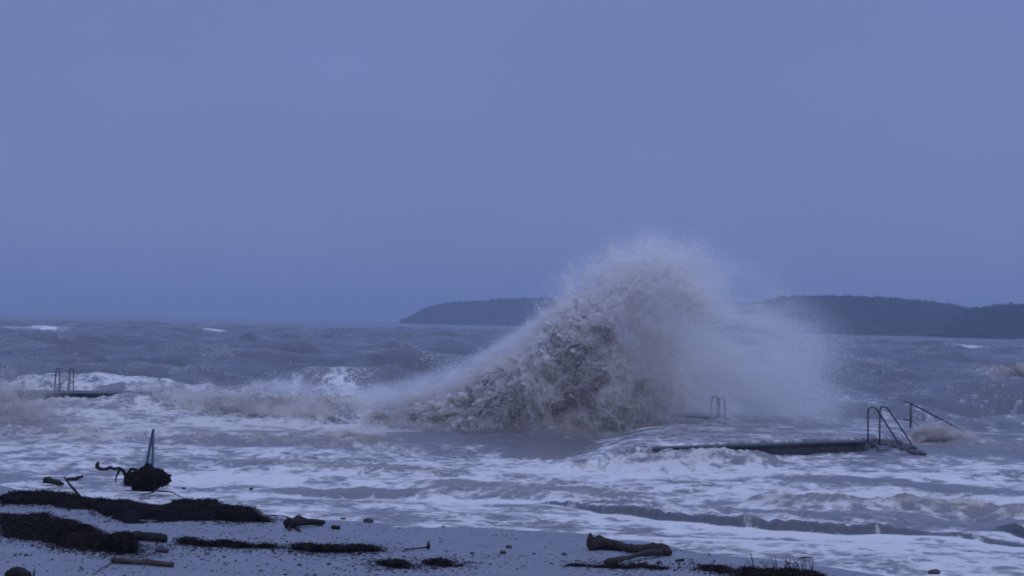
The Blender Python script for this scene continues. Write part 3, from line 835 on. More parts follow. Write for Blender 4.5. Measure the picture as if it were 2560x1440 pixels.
bank('seaweed_heap', 'thin line of seaweed on the sand under the forked log',
     [(1418, 1410), (1450, 1404), (1480, 1410), (1560, 1412), (1600, 1406), (1640, 1414), (1690, 1420)],
     [(1418, 1416), (1480, 1420), (1560, 1424), (1640, 1425), (1690, 1425)], 0.05, 1400, 271, rag=0.9, lmax=0.12)
bank('seaweed_heap', 'patchy seaweed between the forked log and the grassy clump',
     [(1690, 1412), (1740, 1408), (1790, 1412), (1830, 1418)], [(1690, 1422), (1740, 1428), (1790, 1434), (1830, 1440)], 0.07, 1100, 281, rag=0.8, lmax=0.14)

# ------------------------------------------------------------------ driftwood
def px_line(pts, dz, n=14, lifts=None, yoff=None):
    pts = np.array(pts, float)
    t = np.linspace(0, 1, len(pts)); tt = np.linspace(0, 1, n)
    A_ = np.array([gat(a, b) for a, b in pts])
    if lifts is not None: A_[:, 2] += np.array(lifts)
    if yoff is not None: A_[:, 1] += np.array(yoff)
    P = np.stack([np.interp(tt, t, A_[:, i]) for i in range(3)], -1)
    P[:, 2] += dz
    return P

def wood_thing(name, label, cat, parts, mat, group=None):
    base = parts[0][1][len(parts[0][1]) // 2].copy()
    root = link(name, None, label=label, cat=cat, loc=tuple(base), group=group)
    for nm, P, rad, rough, segs in parts:
        g = Geo(); rr = np.interp(np.linspace(0, 1, len(P)), np.linspace(0, 1, len(rad)), rad)
        g.tube(P - base, rr, segs, rough, seed=len(nm) + int(abs(P[0][0]) * 10))
        link(nm, g.mesh(nm, mat), root)
    return root

# forked brown log at the right
yb = gat(1480, 1378)[1]
wood_thing('driftwood_log', 'thick brown forked log with a raised pointed end at bottom right', 'log', [
    ('trunk', px_line([(1473, 1374), (1500, 1374), (1540, 1376), (1580, 1383), (1620, 1385), (1650, 1388), (1676, 1391)], 0.0, 34,
                      lifts=[0.10, 0.10, 0.09, 0.07, 0.09, 0.10, 0.05]), [0.09, 0.13, 0.09, 0.065, 0.08, 0.105, 0.115, 0.05], 0.55, 18),
    ('stub', px_line([(1484, 1376), (1476, 1376), (1475, 1376)], 0.0, 8, lifts=[0.06, 0.16, 0.30]), [0.10, 0.09, 0.06, 0.02], 0.3, 10),
    ('branch', px_line([(1650, 1392), (1600, 1398), (1560, 1408), (1535, 1412), (1512, 1416)], 0.0, 14, lifts=[0.08, 0.09, 0.07, 0.07, 0.06]), [0.055, 0.045, 0.036, 0.04, 0.06, 0.03], 0.6, 12)], M['wood_brown'])
wood_thing('driftwood_log', 'short dark log lying level at the end of the left seaweed bank', 'log', [
    ('trunk', px_line([(292, 1352), (345, 1350), (380, 1353), (413, 1356)], 0.06, 16), [0.05, 0.09, 0.085, 0.075], 0.2, 12)], M['dark_wood'])
wood_thing('driftwood_log', 'slim straight log alone on the sand at bottom left', 'log', [
    ('trunk', px_line([(279, 1408), (330, 1411), (370, 1413), (432, 1418)], 0.035, 16), [0.045, 0.05, 0.055, 0.04], 0.25, 10),
    ('twig', px_line([(279, 1410), (255, 1424), (230, 1440)], 0.02, 8), [0.010, 0.008, 0.006], 0.1, 6)], M['wood'])
wood_thing('tree_stump', 'short log with torn root end at the waterline, left of centre', 'stump', [
    ('trunk', px_line([(722, 1322), (745, 1319), (775, 1316), (808, 1314)], 0.05, 14, lifts=[0.05, 0.06, 0.03, 0.02]), [0.10, 0.10, 0.06, 0.05], 0.4, 12),
    ('root', px_line([(726, 1318), (722, 1324), (726, 1330)], 0.03, 6), [0.04, 0.03, 0.012], 0.2, 6),
    ('root', px_line([(740, 1320), (745, 1328), (752, 1331)], 0.03, 6), [0.035, 0.025, 0.012], 0.2, 6),
    ('root', px_line([(724, 1310), (712, 1302), (680, 1298), (665, 1296)], 0.03, 8, lifts=[.08, .06, .05, .0]), [0.02, 0.015, 0.01, 0.008], 0.2, 6)], M['dark_wood'])
wood_thing('timber_bit', 'small square bit of timber on the foam edge', 'timber', [
    ('block', px_line([(830, 1322), (848, 1324)], 0.03, 4), [0.045, 0.045], 0.0, 4)], M['dark_wood'])
wood_thing('dark_stake', 'thin black stake poking up over the left seaweed bank', 'stick', [
    ('stick', px_line([(200, 1240), (180, 1238), (160, 1236)], 0.0, 8, lifts=[0.0, 0.17, 0.38]), [0.03, 0.028, 0.02], 0.2, 7)], M['dark_wood'])
wood_thing('driftwood_branch', 'black lump of wood afloat behind the left seaweed bank', 'branch', [
    ('trunk', px_line([(112, 1206), (130, 1207), (158, 1213)], 0.03, 10), [0.09, 0.10, 0.03], 0.4, 10)], M['dark_wood'])
wood_thing('driftwood_branch', 'smaller crooked floating branch behind the thin stake', 'branch', [
    ('trunk', px_line([(168, 1200), (186, 1201), (206, 1198)], 0.02, 10, lifts=[0, 0, .06]), [0.035, 0.05, 0.03], 0.4, 8),
    ('twig', px_line([(190, 1200), (196, 1197), (192, 1194)], 0.05, 6), [0.02, 0.015, 0.01], 0.2, 6)], M['dark_wood'])
wood_thing('driftwood_stick', 'thin stick lying among seaweed at bottom centre', 'stick', [
    ('stick', px_line([(1010, 1376), (1050, 1375), (1074, 1373)], 0.02, 8, lifts=[0, 0.01, .02]), [0.012, 0.014, 0.016], 0.2, 6),
    ('knot', px_line([(1070, 1374), (1072, 1373)], 0.03, 4, lifts=[0, .10]), [0.04, 0.015], 0.2, 6)], M['dark_wood'])
wood_thing('driftwood_stick', 'short dark stick beside the right end of the forked log', 'stick', [
    ('stick', px_line([(1690, 1404), (1708, 1403)], 0.02, 6), [0.018, 0.03], 0.2, 6)], M['dark_wood'])
wood_thing('driftwood_stick', 'small curved stick on the wet sand at bottom right', 'stick', [
    ('stick', px_line([(1998, 1399), (2010, 1396), (2030, 1397)], 0.02, 8), [0.010, 0.014, 0.008], 0.2, 6)], M['dark_wood'])
for (lab, pts) in [('upright bent twig in the seaweed left of the grassy clump', [(1738, 1428), (1733, 1427), (1731, 1427)]),
                   ('tall bent twig standing behind the grassy clump', [(1886, 1424), (1880, 1424), (1876, 1424)]),
                   ('short twig standing at the end of the thin seaweed line', [(1694, 1424), (1697, 1424), (1699, 1424)])]:
    tall = 0.27 if 'tall' in lab else 0.2 if 'upright' in lab else 0.12
    wood_thing('standing_twig', lab, 'twig', [('stick', px_line(pts, 0.0, 8, lifts=[0, tall * 0.6, tall]), [0.010, 0.009, 0.006], 0.2, 6)], M['dark_wood'], 'twigs standing in the seaweed')

# root clump with the branch, and the leaning boards behind it
rb = at(365, 1224, 0.0)
root = link('root_clump', None, label='black tangle of uprooted roots standing in the shallows at the left', cat='roots', loc=tuple(rb))
bm = bmesh.new(); bmesh.ops.create_icosphere(bm, subdivisions=4, radius=1.0)
Vv = np.array([v.co[:] for v in bm.verts])
nn = fbm(Vv[:, 0] * 2.0, Vv[:, 1] * 2.0, Vv[:, 2] * 2.0, octs=4, seed=77)
nn2 = fbm(Vv[:, 0] * 5.0 + 4, Vv[:, 1] * 5.0, Vv[:, 2] * 5.0, octs=3, seed=78)
Vv = Vv * (0.22 + 1.15 * nn + 0.6 * nn2)[:, None] * np.array([0.40, 0.34, 0.235]) * (1 + 0.18 * np.sign(Vv[:, 2]) * np.abs(Vv[:, 2]))[:, None]; Vv[:, 2] += 0.20
for v, c in zip(bm.verts, Vv): v.co = c
me = bpy.data.meshes.new('root_ball'); bm.to_mesh(me); bm.free(); me.materials.append(M['weed'])
me.polygons.foreach_set('use_smooth', np.ones(len(me.polygons), bool))
link('root_ball', me, root)
for i in range(46):
    a = random.uniform(0, 6.28); el = random.uniform(-0.25, 1.3)
    d = np.array([math.cos(a) * math.cos(el), math.sin(a) * math.cos(el), math.sin(el)])
    p0 = np.array([0, 0, 0.22]) + d * np.array([0.3, 0.28, 0.2]); L_ = random.uniform(0.05, 0.2)
    bend = np.array([random.uniform(-1, 1), random.uniform(-1, 1), random.uniform(-1.2, 0.1)]) * 0.16
    P = np.array([p0, p0 + d * L_ * 0.5 + bend * 0.3, p0 + d * L_ + bend])
    P = arc(P[0], P[1], P[2], 6)
    g = Geo(); g.tube(P, np.linspace(random.uniform(0.012, 0.024), 0.006, 6), 6, 0.2, seed=i); link('root', g.mesh('root', M['dark_wood']), root)
for pts, rr in [([(400, 1228), (430, 1230), (440, 1236), (470, 1250)], 0.018), ([(385, 1230), (360, 1236), (346, 1246)], 0.015), ([(405, 1196), (412, 1204), (406, 1222)], 0.014)]:
    P = np.array([at(a, b, 0.06) for a, b in pts]) - rb
    if pts[2][1] == 1222: P[:, 1] = 0; P[:, 2] = [0.42, 0.34, 0.15]
    g = Geo(); g.tube(P, np.linspace(rr, 0.006, len(P)), 6, 0.2); link('root', g.mesh('root', M['dark_wood']), root)
V, F = strands(4200, lambda n, r: (lambda d: np.stack([d[:, 0] * 0.38, d[:, 1] * 0.34, np.abs(d[:, 2]) * 0.30 + 0.10], -1))((lambda g_: g_ / np.linalg.norm(g_, axis=1)[:, None])(r.normal(size=(n, 3)))), 0.06, 0.26, 0.018, 88, 0.8)
link('root_hairs', mesh_np('root_hairs', V, F, M['strand'], False), root, kind='stuff')

yb_ = rb[1] + 0.1
def vpath(pts, y, n=18, yo=None):
    P = np.array([at_y(a, b, y) for a, b in pts]); t = np.linspace(0, 1, len(P)); tt = np.linspace(0, 1, n)
    Q = np.stack([np.interp(tt, t, P[:, i]) for i in range(3)], -1)
    # soften corners
    for _ in range(2): Q[1:-1] = 0.25 * Q[:-2] + 0.5 * Q[1:-1] + 0.25 * Q[2:]
    return Q
wood_thing('driftwood_branch', 'gnarled branch with an upturned tip reaching left from the root clump', 'branch', [
    ('limb', vpath([(350, 1184), (336, 1172), (326, 1174), (318, 1186), (308, 1178), (300, 1168), (288, 1174), (276, 1168), (266, 1174), (252, 1173), (243, 1166)], yb_, 40), [0.05, 0.035, 0.03, 0.042, 0.035, 0.045, 0.032, 0.045], 0.6, 9),
    ('tip', vpath([(243, 1169), (244, 1160), (247, 1153)], yb_, 8), [0.05, 0.045, 0.012], 0.3, 8),
    ('twig', vpath([(300, 1172), (296, 1182), (290, 1190), (289, 1206)], yb_, 8), [0.035, 0.03, 0.02, 0.012], 0.2, 7),
    ('twig', vpath([(318, 1180), (324, 1190), (322, 1212)], yb_, 6), [0.03, 0.025, 0.015], 0.2, 7)], M['dark_wood'])
pst = link('broken_post', None, label='two weathered boards leaning together to a point above the root clump', cat='post', loc=tuple(rb + np.array([0, 0.35, 0])))
for (p0, p1, w) in [((361, 1190), (383, 1074), 0.085), ((380, 1190), (384, 1072), 0.07)]:
    off = 0.35 if w > 0.08 else 0.29
    a = at_y(*p0, rb[1] + off) - np.array(pst.location); b = at_y(*p1, rb[1] + off) - np.array(pst.location)
    a = a - (b - a) * 0.25
    g = Geo(); n = 6
    P = np.array([a + (b - a) * t for t in np.linspace(0, 1, n)]); wd = np.linspace(w, w * 0.62, n) / 2
    V = []
    for i in range(n):
        V += [P[i] + [-wd[i], -0.02, 0], P[i] + [wd[i], -0.02, 0], P[i] + [wd[i], 0.02, 0], P[i] + [-wd[i], 0.02, 0]]
    F = [tuple(f) for f in grid_faces(n, 4, True)] + [(3, 2, 1, 0), (4 * n - 4, 4 * n - 3, 4 * n - 2, 4 * n - 1)]
    g.add(V, F); link('board', g.mesh('board', M['board'], False), pst)

# ------------------------------------------------------------------ stones
STONES = [(921, 1306, 0.085, 'round black stone alone in the shallow foam, largest on the beach'),
          (1272, 1370, 0.05, 'dark stone right of the thin stick, upper of a close pair'), (1258, 1384, 0.055, 'dark stone right of the thin stick, lower of a close pair'),
          (1410, 1388, 0.045, 'small dark stone on bare sand left of the forked log'), (858, 1300, 0.05, 'small ragged stone in the shallows left of the round black stone'),
          (1180, 1385, 0.035, 'small stone right of the thin stick end'), (1335, 1386, 0.025, 'tiny stone midway between stone pair and forked log'),
          (726, 1380, 0.04, 'small stone below the gap between two seaweed heaps'), (1648, 1408, 0.04, 'small stone on sand below the thick end of the forked log'),
          (2335, 1436, 0.09, 'dark rounded stone at the bottom edge, far right'), (405, 1381, 0.09, 'flat dark stone above the slim straight log'),
          (37, 1390, 0.028, 'dark pebble at bottom left, leftmost of the row'), (50, 1388, 0.022, 'dark pebble at bottom left, second of the row'),
          (65, 1390, 0.032, 'dark pebble at bottom left, largest of the row'), (78, 1389, 0.02, 'dark pebble at bottom left, last of the row'),
          (519, 1386, 0.03, 'small pebble on sand below the hump of the seaweed heap'), (560, 1393, 0.024, 'small pebble below the middle of the low seaweed heap'),
          (748, 1414, 0.03, 'small dark pebble near the bottom, left of the slanting heap'), (822, 1412, 0.03, 'small dark pebble near the bottom, just left of the slanting heap'),
          (460, 1222, 0.04, 'small dark stone in the foam right of the root clump'), (628, 1224, 0.045, 'dark stone in the foam, farther right of the root clump'), (1108, 1318, 0.03, 'tiny stone in the water right of the round black stone')]
for i, (a, b, s, lab) in enumerate(STONES):
    p = gat(a, b)
    o = link('stone' if s > 0.034 else 'pebble', rock_mesh('stone', (s * 1.25, s, s * 0.7), M['stone'], 120 + i, 2, 0.3), label=lab, cat='stone', group='loose stones on the beach')
    o.location = (p[0], p[1], p[2] + s * 0.35)
    o.rotation_euler = (0, 0, random.uniform(0, 3))

# shreds of weed scattered over the sand
def litter_pts(n, r):
    a = r.uniform(-40, 2000, n * 3); b = 1300 + 150 * r.random(n * 3)
    p = gat_many(a, b); k = (p[:, 1] < shore(p[:, 0]) - 0.2) & (fbm(p[:, 0] * 0.9, p[:, 1] * 0.5, octs=3, seed=555) > 0.50)
    p = p[k][:n]; p[:, 2] += 0.01
    return np.concatenate([p, p[:max(0, n - len(p))]])[:n] if len(p) * 2 >= n else p[r.integers(0, len(p), n)]
V, F = strands(1500, litter_pts, 0.02, 0.10, 0.016, 556, 0.25)
link('weed_litter', mesh_np('weed_litter', V, F, M['strand'], False), label='small shreds of seaweed scattered over the wet sand', cat='seaweed', kind='stuff')

# clump at bottom left corner
wood_thing('driftwood_lump', 'rounded black lump of wood cut off by the bottom edge at the left', 'log', [
    ('trunk', px_line([(20, 1443), (45, 1440), (72, 1446)], 0.04, 10), [0.06, 0.10, 0.05], 0.3, 10),
    ('twig', px_line([(84, 1440), (85, 1440), (86, 1440)], 0.0, 5, lifts=[0, .06, .11]), [0.018, 0.014, 0.006], 0.2, 6)], M['dark_wood'])

# grassy clump bottom right
gc = bank('turf_clump', 'brown turf clump with dark grass blades at the bottom edge, right of the log',
     [(1838, 1416), (1870, 1412), (1900, 1410), (1940, 1416), (1980, 1409), (2010, 1420), (2040, 1432), (2070, 1440)],
     [(1838, 1450), (1900, 1458), (1980, 1460), (2070, 1456)], 0.20, 4500, 291, rag=0.2, lmax=0.12)
gc['category'] = 'turf'
cg = np.array(gc.location)
for i in range(34):
    a = random.gauss(1972, 34) if i < 26 else random.uniform(1850, 2040)
    p = gat(a, 1440 + random.uniform(-6, 8)) - cg
    L_ = random.uniform(0.20, 0.40) if i < 26 else random.uniform(0.18, 0.30)
    dx = random.uniform(-0.14, 0.14); dy = random.uniform(-0.08, 0.08)
    P = arc(p, p + np.array([dx * 0.2, dy * 0.2, L_ * 0.8]), p + np.array([dx, dy, L_ * random.uniform(0.75, 1.05)]), 7)
    g = Geo(); g.tube(P, np.linspace(0.009, 0.003, 7), 5); link('grass_blade', g.mesh('grass_blade', M['grass']), gc)

# ------------------------------------------------------------------ spray
def gn_points(mat):
    ng = bpy.data.node_groups.new('droplets', 'GeometryNodeTree')
    ng.interface.new_socket('Geometry', in_out='INPUT', socket_type='NodeSocketGeometry')
    ng.interface.new_socket('Geometry', in_out='OUTPUT', socket_type='NodeSocketGeometry')
    i = ng.nodes.new('NodeGroupInput'); o = ng.nodes.new('NodeGroupOutput')
    m = ng.nodes.new('GeometryNodeMeshToPoints'); a = ng.nodes.new('GeometryNodeInputNamedAttribute')
    a.data_type = 'FLOAT'; a.inputs['Name'].default_value = 'rad'
    s = ng.nodes.new('GeometryNodeSetMaterial'); s.inputs['Material'].default_value = mat
    ng.links.new(i.outputs[0], m.inputs['Mesh']); ng.links.new(a.outputs['Attribute'], m.inputs['Radius'])
    ng.links.new(m.outputs[0], s.inputs[0]); ng.links.new(s.outputs[0], o.inputs[0])
    return ng
DROPS = gn_points(M['spray'])

def droplets(name, label, P, R, C, cat='spray'):
    P = np.asarray(P); c = np.array([P[:, 0].mean(), P[:, 1].mean(), 0.0])
    me = mesh_np(name, P - c, np.zeros((0, 4), int), M['spray'], False, {'rad': R, 'col': C})
    o = link(name, me, label=label, cat=cat, kind='stuff', loc=tuple(c))
    md = o.modifiers.new('droplets', 'NODES'); md.node_group = DROPS
    return o

def blur(a, s):
    n = int(s * 3) + 1; k = np.exp(-0.5 * (np.arange(-n, n + 1) / s) ** 2); k /= k.sum()
    a = np.apply_along_axis(lambda r: np.convolve(r, k, 'same'), 1, a)
    return np.apply_along_axis(lambda r: np.convolve(r, k, 'same'), 0, a)

STEP = 4
def polymap(poly, x0, y0, x1, y1, s):
    gx, gy = np.meshgrid(np.arange(x0, x1, STEP) + STEP / 2, np.arange(y0, y1, STEP) + STEP / 2)
    return blur(in_poly(gx, gy, poly).astype(float), s / STEP)

def sample_map(m, x0, y0, n, r):
    w = m.ravel() / m.sum(); i = r.choice(len(w), n, p=w)
    iy, ix = np.divmod(i, m.shape[1])
    return x0 + (ix + r.random(n)) * STEP, y0 + (iy + r.random(n)) * STEP

def main_splash():
    r = np.random.default_rng(99)
    x0, y0, x1, y1 = 700, 480, 2400, 1240
    YS = 86.0
    core = polymap([(905, 1062), (960, 1034), (1010, 1018), (1100, 988), (1190, 958), (1240, 920), (1310, 893), (1345, 868), (1375, 815), (1400, 782), (1430, 762), (1470, 750),
                    (1505, 765), (1520, 840), (1560, 900), (1600, 960), (1640, 1020), (1640, 1070), (1610, 1098), (1500, 1104), (1400, 1098), (1250, 1082), (1050, 1066)], x0, y0, x1, y1, 13)
    cloud = 0.75 * polymap([(1180, 990), (1290, 860), (1360, 790), (1390, 735), (1440, 700), (1500, 655), (1560, 630), (1640, 622), (1690, 650), (1715, 720), (1715, 830), (1710, 930), (1680, 1020),
                     (1640, 1090), (1400, 1095), (1200, 1050)], x0, y0, x1, y1, 26)
    cloud += 0.42 * polymap([(1500, 665), (1560, 620), (1680, 610), (1750, 640), (1800, 700), (1820, 800), (1800, 900), (1740, 1000), (1600, 1090), (1500, 900)], x0, y0, x1, y1, 34)
    veil = polymap([(890, 990), (1060, 942), (1180, 905), (1300, 835), (1370, 775), (1400, 800), (1330, 880), (1230, 935), (1100, 990), (960, 1010)], x0, y0, x1, y1, 11)
    mist = polymap([(1600, 640), (1760, 660), (1860, 745), (1980, 800), (2080, 880), (2100, 970), (2020, 1040), (1850, 1070), (1700, 1100), (1560, 1100), (1560, 800)], x0, y0, x1, y1, 60)
    skirt = polymap([(900, 1075), (1050, 1068), (1250, 1085), (1420, 1105), (1620, 1100), (1660, 1120), (1400, 1130), (1150, 1110), (950, 1095)], x0, y0, x1, y1, 12)
    outP, outR, outC = [], [], []
    def emit(px, py, y, rad, col):
        d = CF[None] * FPX + CR[None] * (px[:, None] - 1280.0) + CU[None] * (720.0 - py[:, None])
        d = d / d[:, 1:2]
        P = d * YS; P[:, 2] += CAMH
        P[:, 1] += y
        k = P[:, 2] > -0.1
        outP.append(P[k]); outR.append(rad[k]); outC.append(col[k])
    brown = np.array([0.88, 0.835, 0.785]); dark = np.array([0.74, 0.695, 0.655]); pale = np.array([0.945, 0.94, 0.925]); white = np.array([0.92, 0.92, 0.91])
    # dense churning sheets
    n = 1900000
    px, py = sample_map(core, x0, y0, n, r)
    X = (px - 1280) / FPX * YS; Zz = -(py - 812) / FPX * YS
    wx = fbm(X * 0.5, Zz * 0.5, octs=3, seed=301); wz = fbm(X * 0.5 + 9, Zz * 0.5, octs=3, seed=302)
    relief = fbm(X * 0.9 + wx * 2.6, Zz * 0.9 + wz * 2.6, octs=5, seed=303, gain=0.62)
    y = -(relief - 0.5) * 4.4 + r.normal(0, 0.13, n) + np.where(r.random(n) < 0.20, r.normal(0.2, 0.8, n), 0)
    f3 = fbm(X * 1.8 + wx * 2, y * 1.4, Zz * 1.8, octs=4, seed=304, gain=0.6)
    keep = r.random(n) < sstep(0.34, 0.58, f3) * 0.93 + 0.07
    tone = fbm(X * 0.9, Zz * 0.9 + 5, octs=3, seed=305)
    col = dark + (brown - dark) * sstep(0.32, 0.62, tone)[:, None]
    col = col + (pale - col) * (sstep(0.60, 0.78, f3) * 0.35)[:, None]
    rad = 0.0065 + 0.011 * r.random(n) ** 3
    emit(px[keep], py[keep], y[keep], rad[keep], col[keep])
    # spray cloud
    n = 1250000
    px, py = sample_map(cloud, x0, y0, n, r)
    w1 = fbm(px / 75, py / 75, octs=4, seed=341, gain=0.55) - 0.5; w2 = fbm(px / 75 + 7, py / 75, octs=4, seed=342, gain=0.55) - 0.5
    fz_ = np.where(r.random(n) < 0.55, 1.0, 0.25); px = px + 100 * w1 * fz_; py = py + 100 * w2 * fz_ + 14
    X = (px - 1280) / FPX * YS; Zz = -(py - 812) / FPX * YS
    y = r.normal(0.3, 1.3, n)
    f3 = fbm(X * 0.8 + Zz * 0.5, y * 0.5, Zz * 0.9 - X * 0.2, octs=5, seed=310, gain=0.55)
    keep = r.random(n) < 0.25 + 0.85 * sstep(0.40, 0.60, f3)
    mixf = sstep(740, 980, py) * 0.75
    col = pale + (brown - pale) * (mixf + 0.2)[:, None]
    emit(px[keep], py[keep], y[keep], np.full(keep.sum(), 0.0044) + 0.0035 * r.random(keep.sum()), col[keep])
    # ropes and clots of water flung out of the crest
    ctl = np.array([(1010, 1020), (1190, 958), (1310, 893), (1375, 815), (1410, 770), (1450, 755), (1490, 715), (1540, 670), (1620, 655), (1690, 680), (1730, 740)], float)
    nj = 1100
    tj = r.random(nj) ** 0.8 * (len(ctl) - 1); ij = tj.astype(int).clip(0, len(ctl) - 2); fj = (tj - ij)[:, None]
    st_ = ctl[ij] * (1 - fj) + ctl[ij + 1] * fj + r.normal(0, 22, (nj, 2)) + np.array([12, 26]) * r.random((nj, 1)) * 2
    L_ = r.gamma(2.0, 10, nj); ang = r.normal(-1.15, 0.5, nj)
    cnt = 170
    t = r.random((nj, cnt)) ** 1.3
    px = st_[:, :1] + np.cos(ang)[:, None] * L_[:, None] * t + 14 * t * t
    py = st_[:, 1:] + np.sin(ang)[:, None] * L_[:, None] * t + 16 * t * t
    wd = (1.2 + 3.0 * t) * r.uniform(0.5, 1.6, (nj, 1))
    px = px + r.normal(0, 1, px.shape) * wd; py = py + r.normal(0, 1, px.shape) * wd
    yy = np.repeat(r.normal(-0.2, 1.1, nj)[:, None], cnt, 1) + r.normal(0, 0.05, px.shape)
    cj = pale + (brown - pale) * r.random((nj, 1)); cj = np.repeat(cj[:, None], cnt, 1)
    emit(px.ravel(), py.ravel(), yy.ravel(), 0.006 + 0.006 * r.random(px.size), cj.reshape(-1, 3))
    # thrown veil along the left flank
    n = 340000
    px, py = sample_map(veil, x0, y0, n, r)
    X = (px - 1280) / FPX * YS; Zz = -(py - 812) / FPX * YS
    f3 = fbm(X * 1.0 - Zz, Zz * 1.6 + X * 0.4, octs=4, seed=320)
    keep = r.random(n) < 0.35 + 0.6 * sstep(0.4, 0.62, f3)
    emit(px[keep], py[keep], r.normal(0.8, 0.8, keep.sum()), np.full(keep.sum(), 0.0047), np.tile(white * 0.95, (keep.sum(), 1)))
    # skirt of broken water at the foot
    n = 140000
    px, py = sample_map(skirt, x0, y0, n, r)
    X = (px - 1280) / FPX * YS
    f3 = fbm(X * 1.4, py * 0.05, octs=4, seed=330)
    keep = r.random(n) < 0.2 + sstep(0.42, 0.62, f3)
    emit(px[keep], py[keep], r.normal(-1.2, 0.5, keep.sum()), np.full(keep.sum(), 0.009), np.tile(pale * 0.9, (keep.sum(), 1)))
    droplets('wave_spray', 'huge brown wave bursting upward with spray drifting to the right', np.concatenate(outP), np.concatenate(outR), np.concatenate(outC), 'wave')
    # drifting mist
    outP.clear(); outR.clear(); outC.clear()
    n = 2500000
    px, py = sample_map(mist, x0, y0, n, r)
    fm = fbm((px + 0.9 * py) / 150, (py - 0.55 * px) / 46, octs=4, seed=351, gain=0.6)
    k = r.random(n) < 0.22 + 0.95 * sstep(0.38, 0.64, fm); px, py = px[k], py[k]; n = len(px)
    emit(px, py, 5.0 + r.normal(0, 3.3, n), np.full(n, 0.0042), np.tile(white, (n, 1)))
    droplets('drifting_mist', 'fine pale mist blowing off the burst wave over the platforms', np.concatenate(outP), np.concatenate(outR), np.concatenate(outC), 'mist')
main_splash()

def small_spray(label, polys, YS, n, rad, cols, seed, thick=0.4, nscale=1.6, name='wave_spray'):
    r = np.random.default_rng(seed); YS = YS * 0.976; n = int(n * 2.0); rad = rad * 0.72
    allp = np.concatenate([np.array(p) for p, _ in polys])
    x0, y0 = (allp.min(0) - 90).astype(int); x1, y1 = (allp.max(0) + 90).astype(int)
    m = sum(polymap(p, x0, y0, x1, y1, s) for p, s in polys)
    px, py = sample_map(m, x0, y0, n, r)
    d = CF[None] * FPX + CR[None] * (px[:, None] - 1280.0) + CU[None] * (720.0 - py[:, None]); d = d / d[:, 1:2]
    P = d * YS; P[:, 2] += CAMH
    y = r.normal(0, thick, n); P[:, 1] += y
    f = fbm(P[:, 0] * nscale, P[:, 1] * nscale * 0.6, P[:, 2] * nscale * 1.3, octs=4, seed=seed)
    k = (r.random(n) < 0.12 + sstep(0.40, 0.62, f)) & (P[:, 2] > -0.05)
    c = np.array(cols[0]) + (np.array(cols[1]) - np.array(cols[0])) * sstep(0.4, 0.65, f)[:, None]
    droplets(name, label, P[k], rad * r.uniform(0.7, 1.4, k.sum()), c[k], 'spray')
BP = ((0.42, 0.37, 0.33), (0.84, 0.80, 0.74))
PW = ((0.85, 0.85, 0.84), (0.93, 0.93, 0.92))
small_spray('brown churned crest of the breaker right of the left hoops', [([(300, 994), (420, 986), (560, 985), (700, 992), (830, 1000), (940, 1012), (860, 1036), (640, 1038), (420, 1034), (300, 1014)], 8)], 103.0, 60000, 0.011, BP, 401, 0.8, 1.3)
small_spray('brown spray blowing in at the left edge under the platform', [([(-60, 960), (30, 965), (90, 990), (130, 1030), (110, 1075), (60, 1100), (-60, 1105)], 30)], 92.0, 90000, 0.0085, BP, 402, 1.0)
small_spray('small brown burst of a breaker left of the leaning boards', [([(170, 1085), (200, 1074), (240, 1082), (300, 1100), (300, 1108), (190, 1106)], 8)], 80.0, 26000, 0.011, BP, 403, 0.4)
small_spray('brown lumpy breaker crest left of the big wave foot', [([(780, 1112), (820, 1088), (860, 1082), (900, 1096), (960, 1094), (1010, 1112), (1000, 1124), (800, 1126)], 7), ([(420, 1112), (560, 1104), (700, 1104), (780, 1112), (780, 1120), (420, 1118)], 5)], 78.5, 60000, 0.011, BP, 404, 0.4)
small_spray('buff spray thrown up under the sloping handrail', [([(2275, 1098), (2310, 1076), (2355, 1074), (2400, 1086), (2440, 1100), (2420, 1122), (2330, 1124), (2285, 1112)], 10)], 86.0, 60000, 0.0095, BP, 405, 0.6)
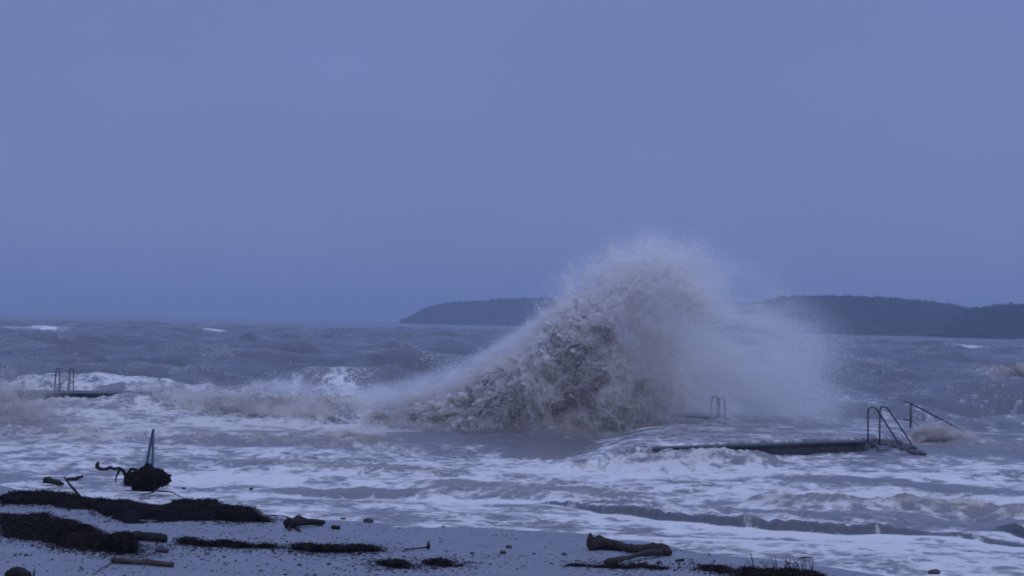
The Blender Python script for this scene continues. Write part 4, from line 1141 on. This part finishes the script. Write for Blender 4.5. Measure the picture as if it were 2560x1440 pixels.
small_spray('breaking brown wave crest at the right edge', [([(2480, 930), (2520, 915), (2600, 905), (2640, 930), (2640, 985), (2560, 968), (2500, 948)], 7)], 160.0, 50000, 0.017, BP, 406, 0.8, 0.9)
small_spray('little buff splash against the face of the near platform', [([(1730, 1140), (1780, 1128), (1840, 1136), (1880, 1152), (1820, 1156), (1740, 1150)], 6)], 74.0, 18000, 0.010, BP, 407, 0.3)
small_spray('small brown splash on the flooded deck beside the big wave', [([(1640, 1092), (1680, 1076), (1720, 1080), (1740, 1096), (1700, 1106), (1650, 1104)], 7)], 82.0, 16000, 0.010, BP, 408, 0.3)
small_spray('thin drops thrown up along the small dark shore break at the right', [([(1540, 1278), (1600, 1268), (1660, 1274), (1720, 1266), (1770, 1284), (1900, 1290), (2020, 1294), (2020, 1306), (1780, 1302), (1560, 1290)], 5)], 53.0, 5000, 0.006, PW, 411, 0.25, 3.0)
small_spray('thin white spray lifting along the left platform edge', [([(200, 968), (420, 966), (660, 955), (760, 962), (900, 968), (900, 985), (330, 985)], 10)], 112.0, 45000, 0.0075, PW, 409, 0.8, 0.8, 'drifting_mist')
small_spray('low pale mist over the flooded deck right of the big wave', [([(1600, 1000), (1800, 985), (2050, 1000), (2150, 1040), (2100, 1070), (1700, 1080), (1560, 1080)], 30)], 97.0, 380000, 0.0043, PW, 410, 3.5, 0.4, 'drifting_mist')

# ------------------------------------------------------------------ air
bm = bmesh.new(); bmesh.ops.create_cube(bm, size=1.0)
me = bpy.data.meshes.new('haze'); bm.to_mesh(me); bm.free()
hz = link('haze', me, label='damp grey blue air fading the far hills', cat='haze', kind='stuff')
hz.scale = (8800, 8050, 60); hz.location = (0, 3900, 26)
hm = bpy.data.materials.new('damp_air'); hm.use_nodes = True
hm.node_tree.nodes.clear()
ho = hm.node_tree.nodes.new('ShaderNodeOutputMaterial'); hv = hm.node_tree.nodes.new('ShaderNodeVolumePrincipled')
hv.inputs['Color'].default_value = (0.78, 0.89, 1.0, 1)
hv.inputs['Anisotropy'].default_value = 0.6
hv.inputs['Density'].default_value = 0.00042
hm.node_tree.links.new(hv.outputs[0], ho.inputs['Volume'])
me.materials.append(hm)
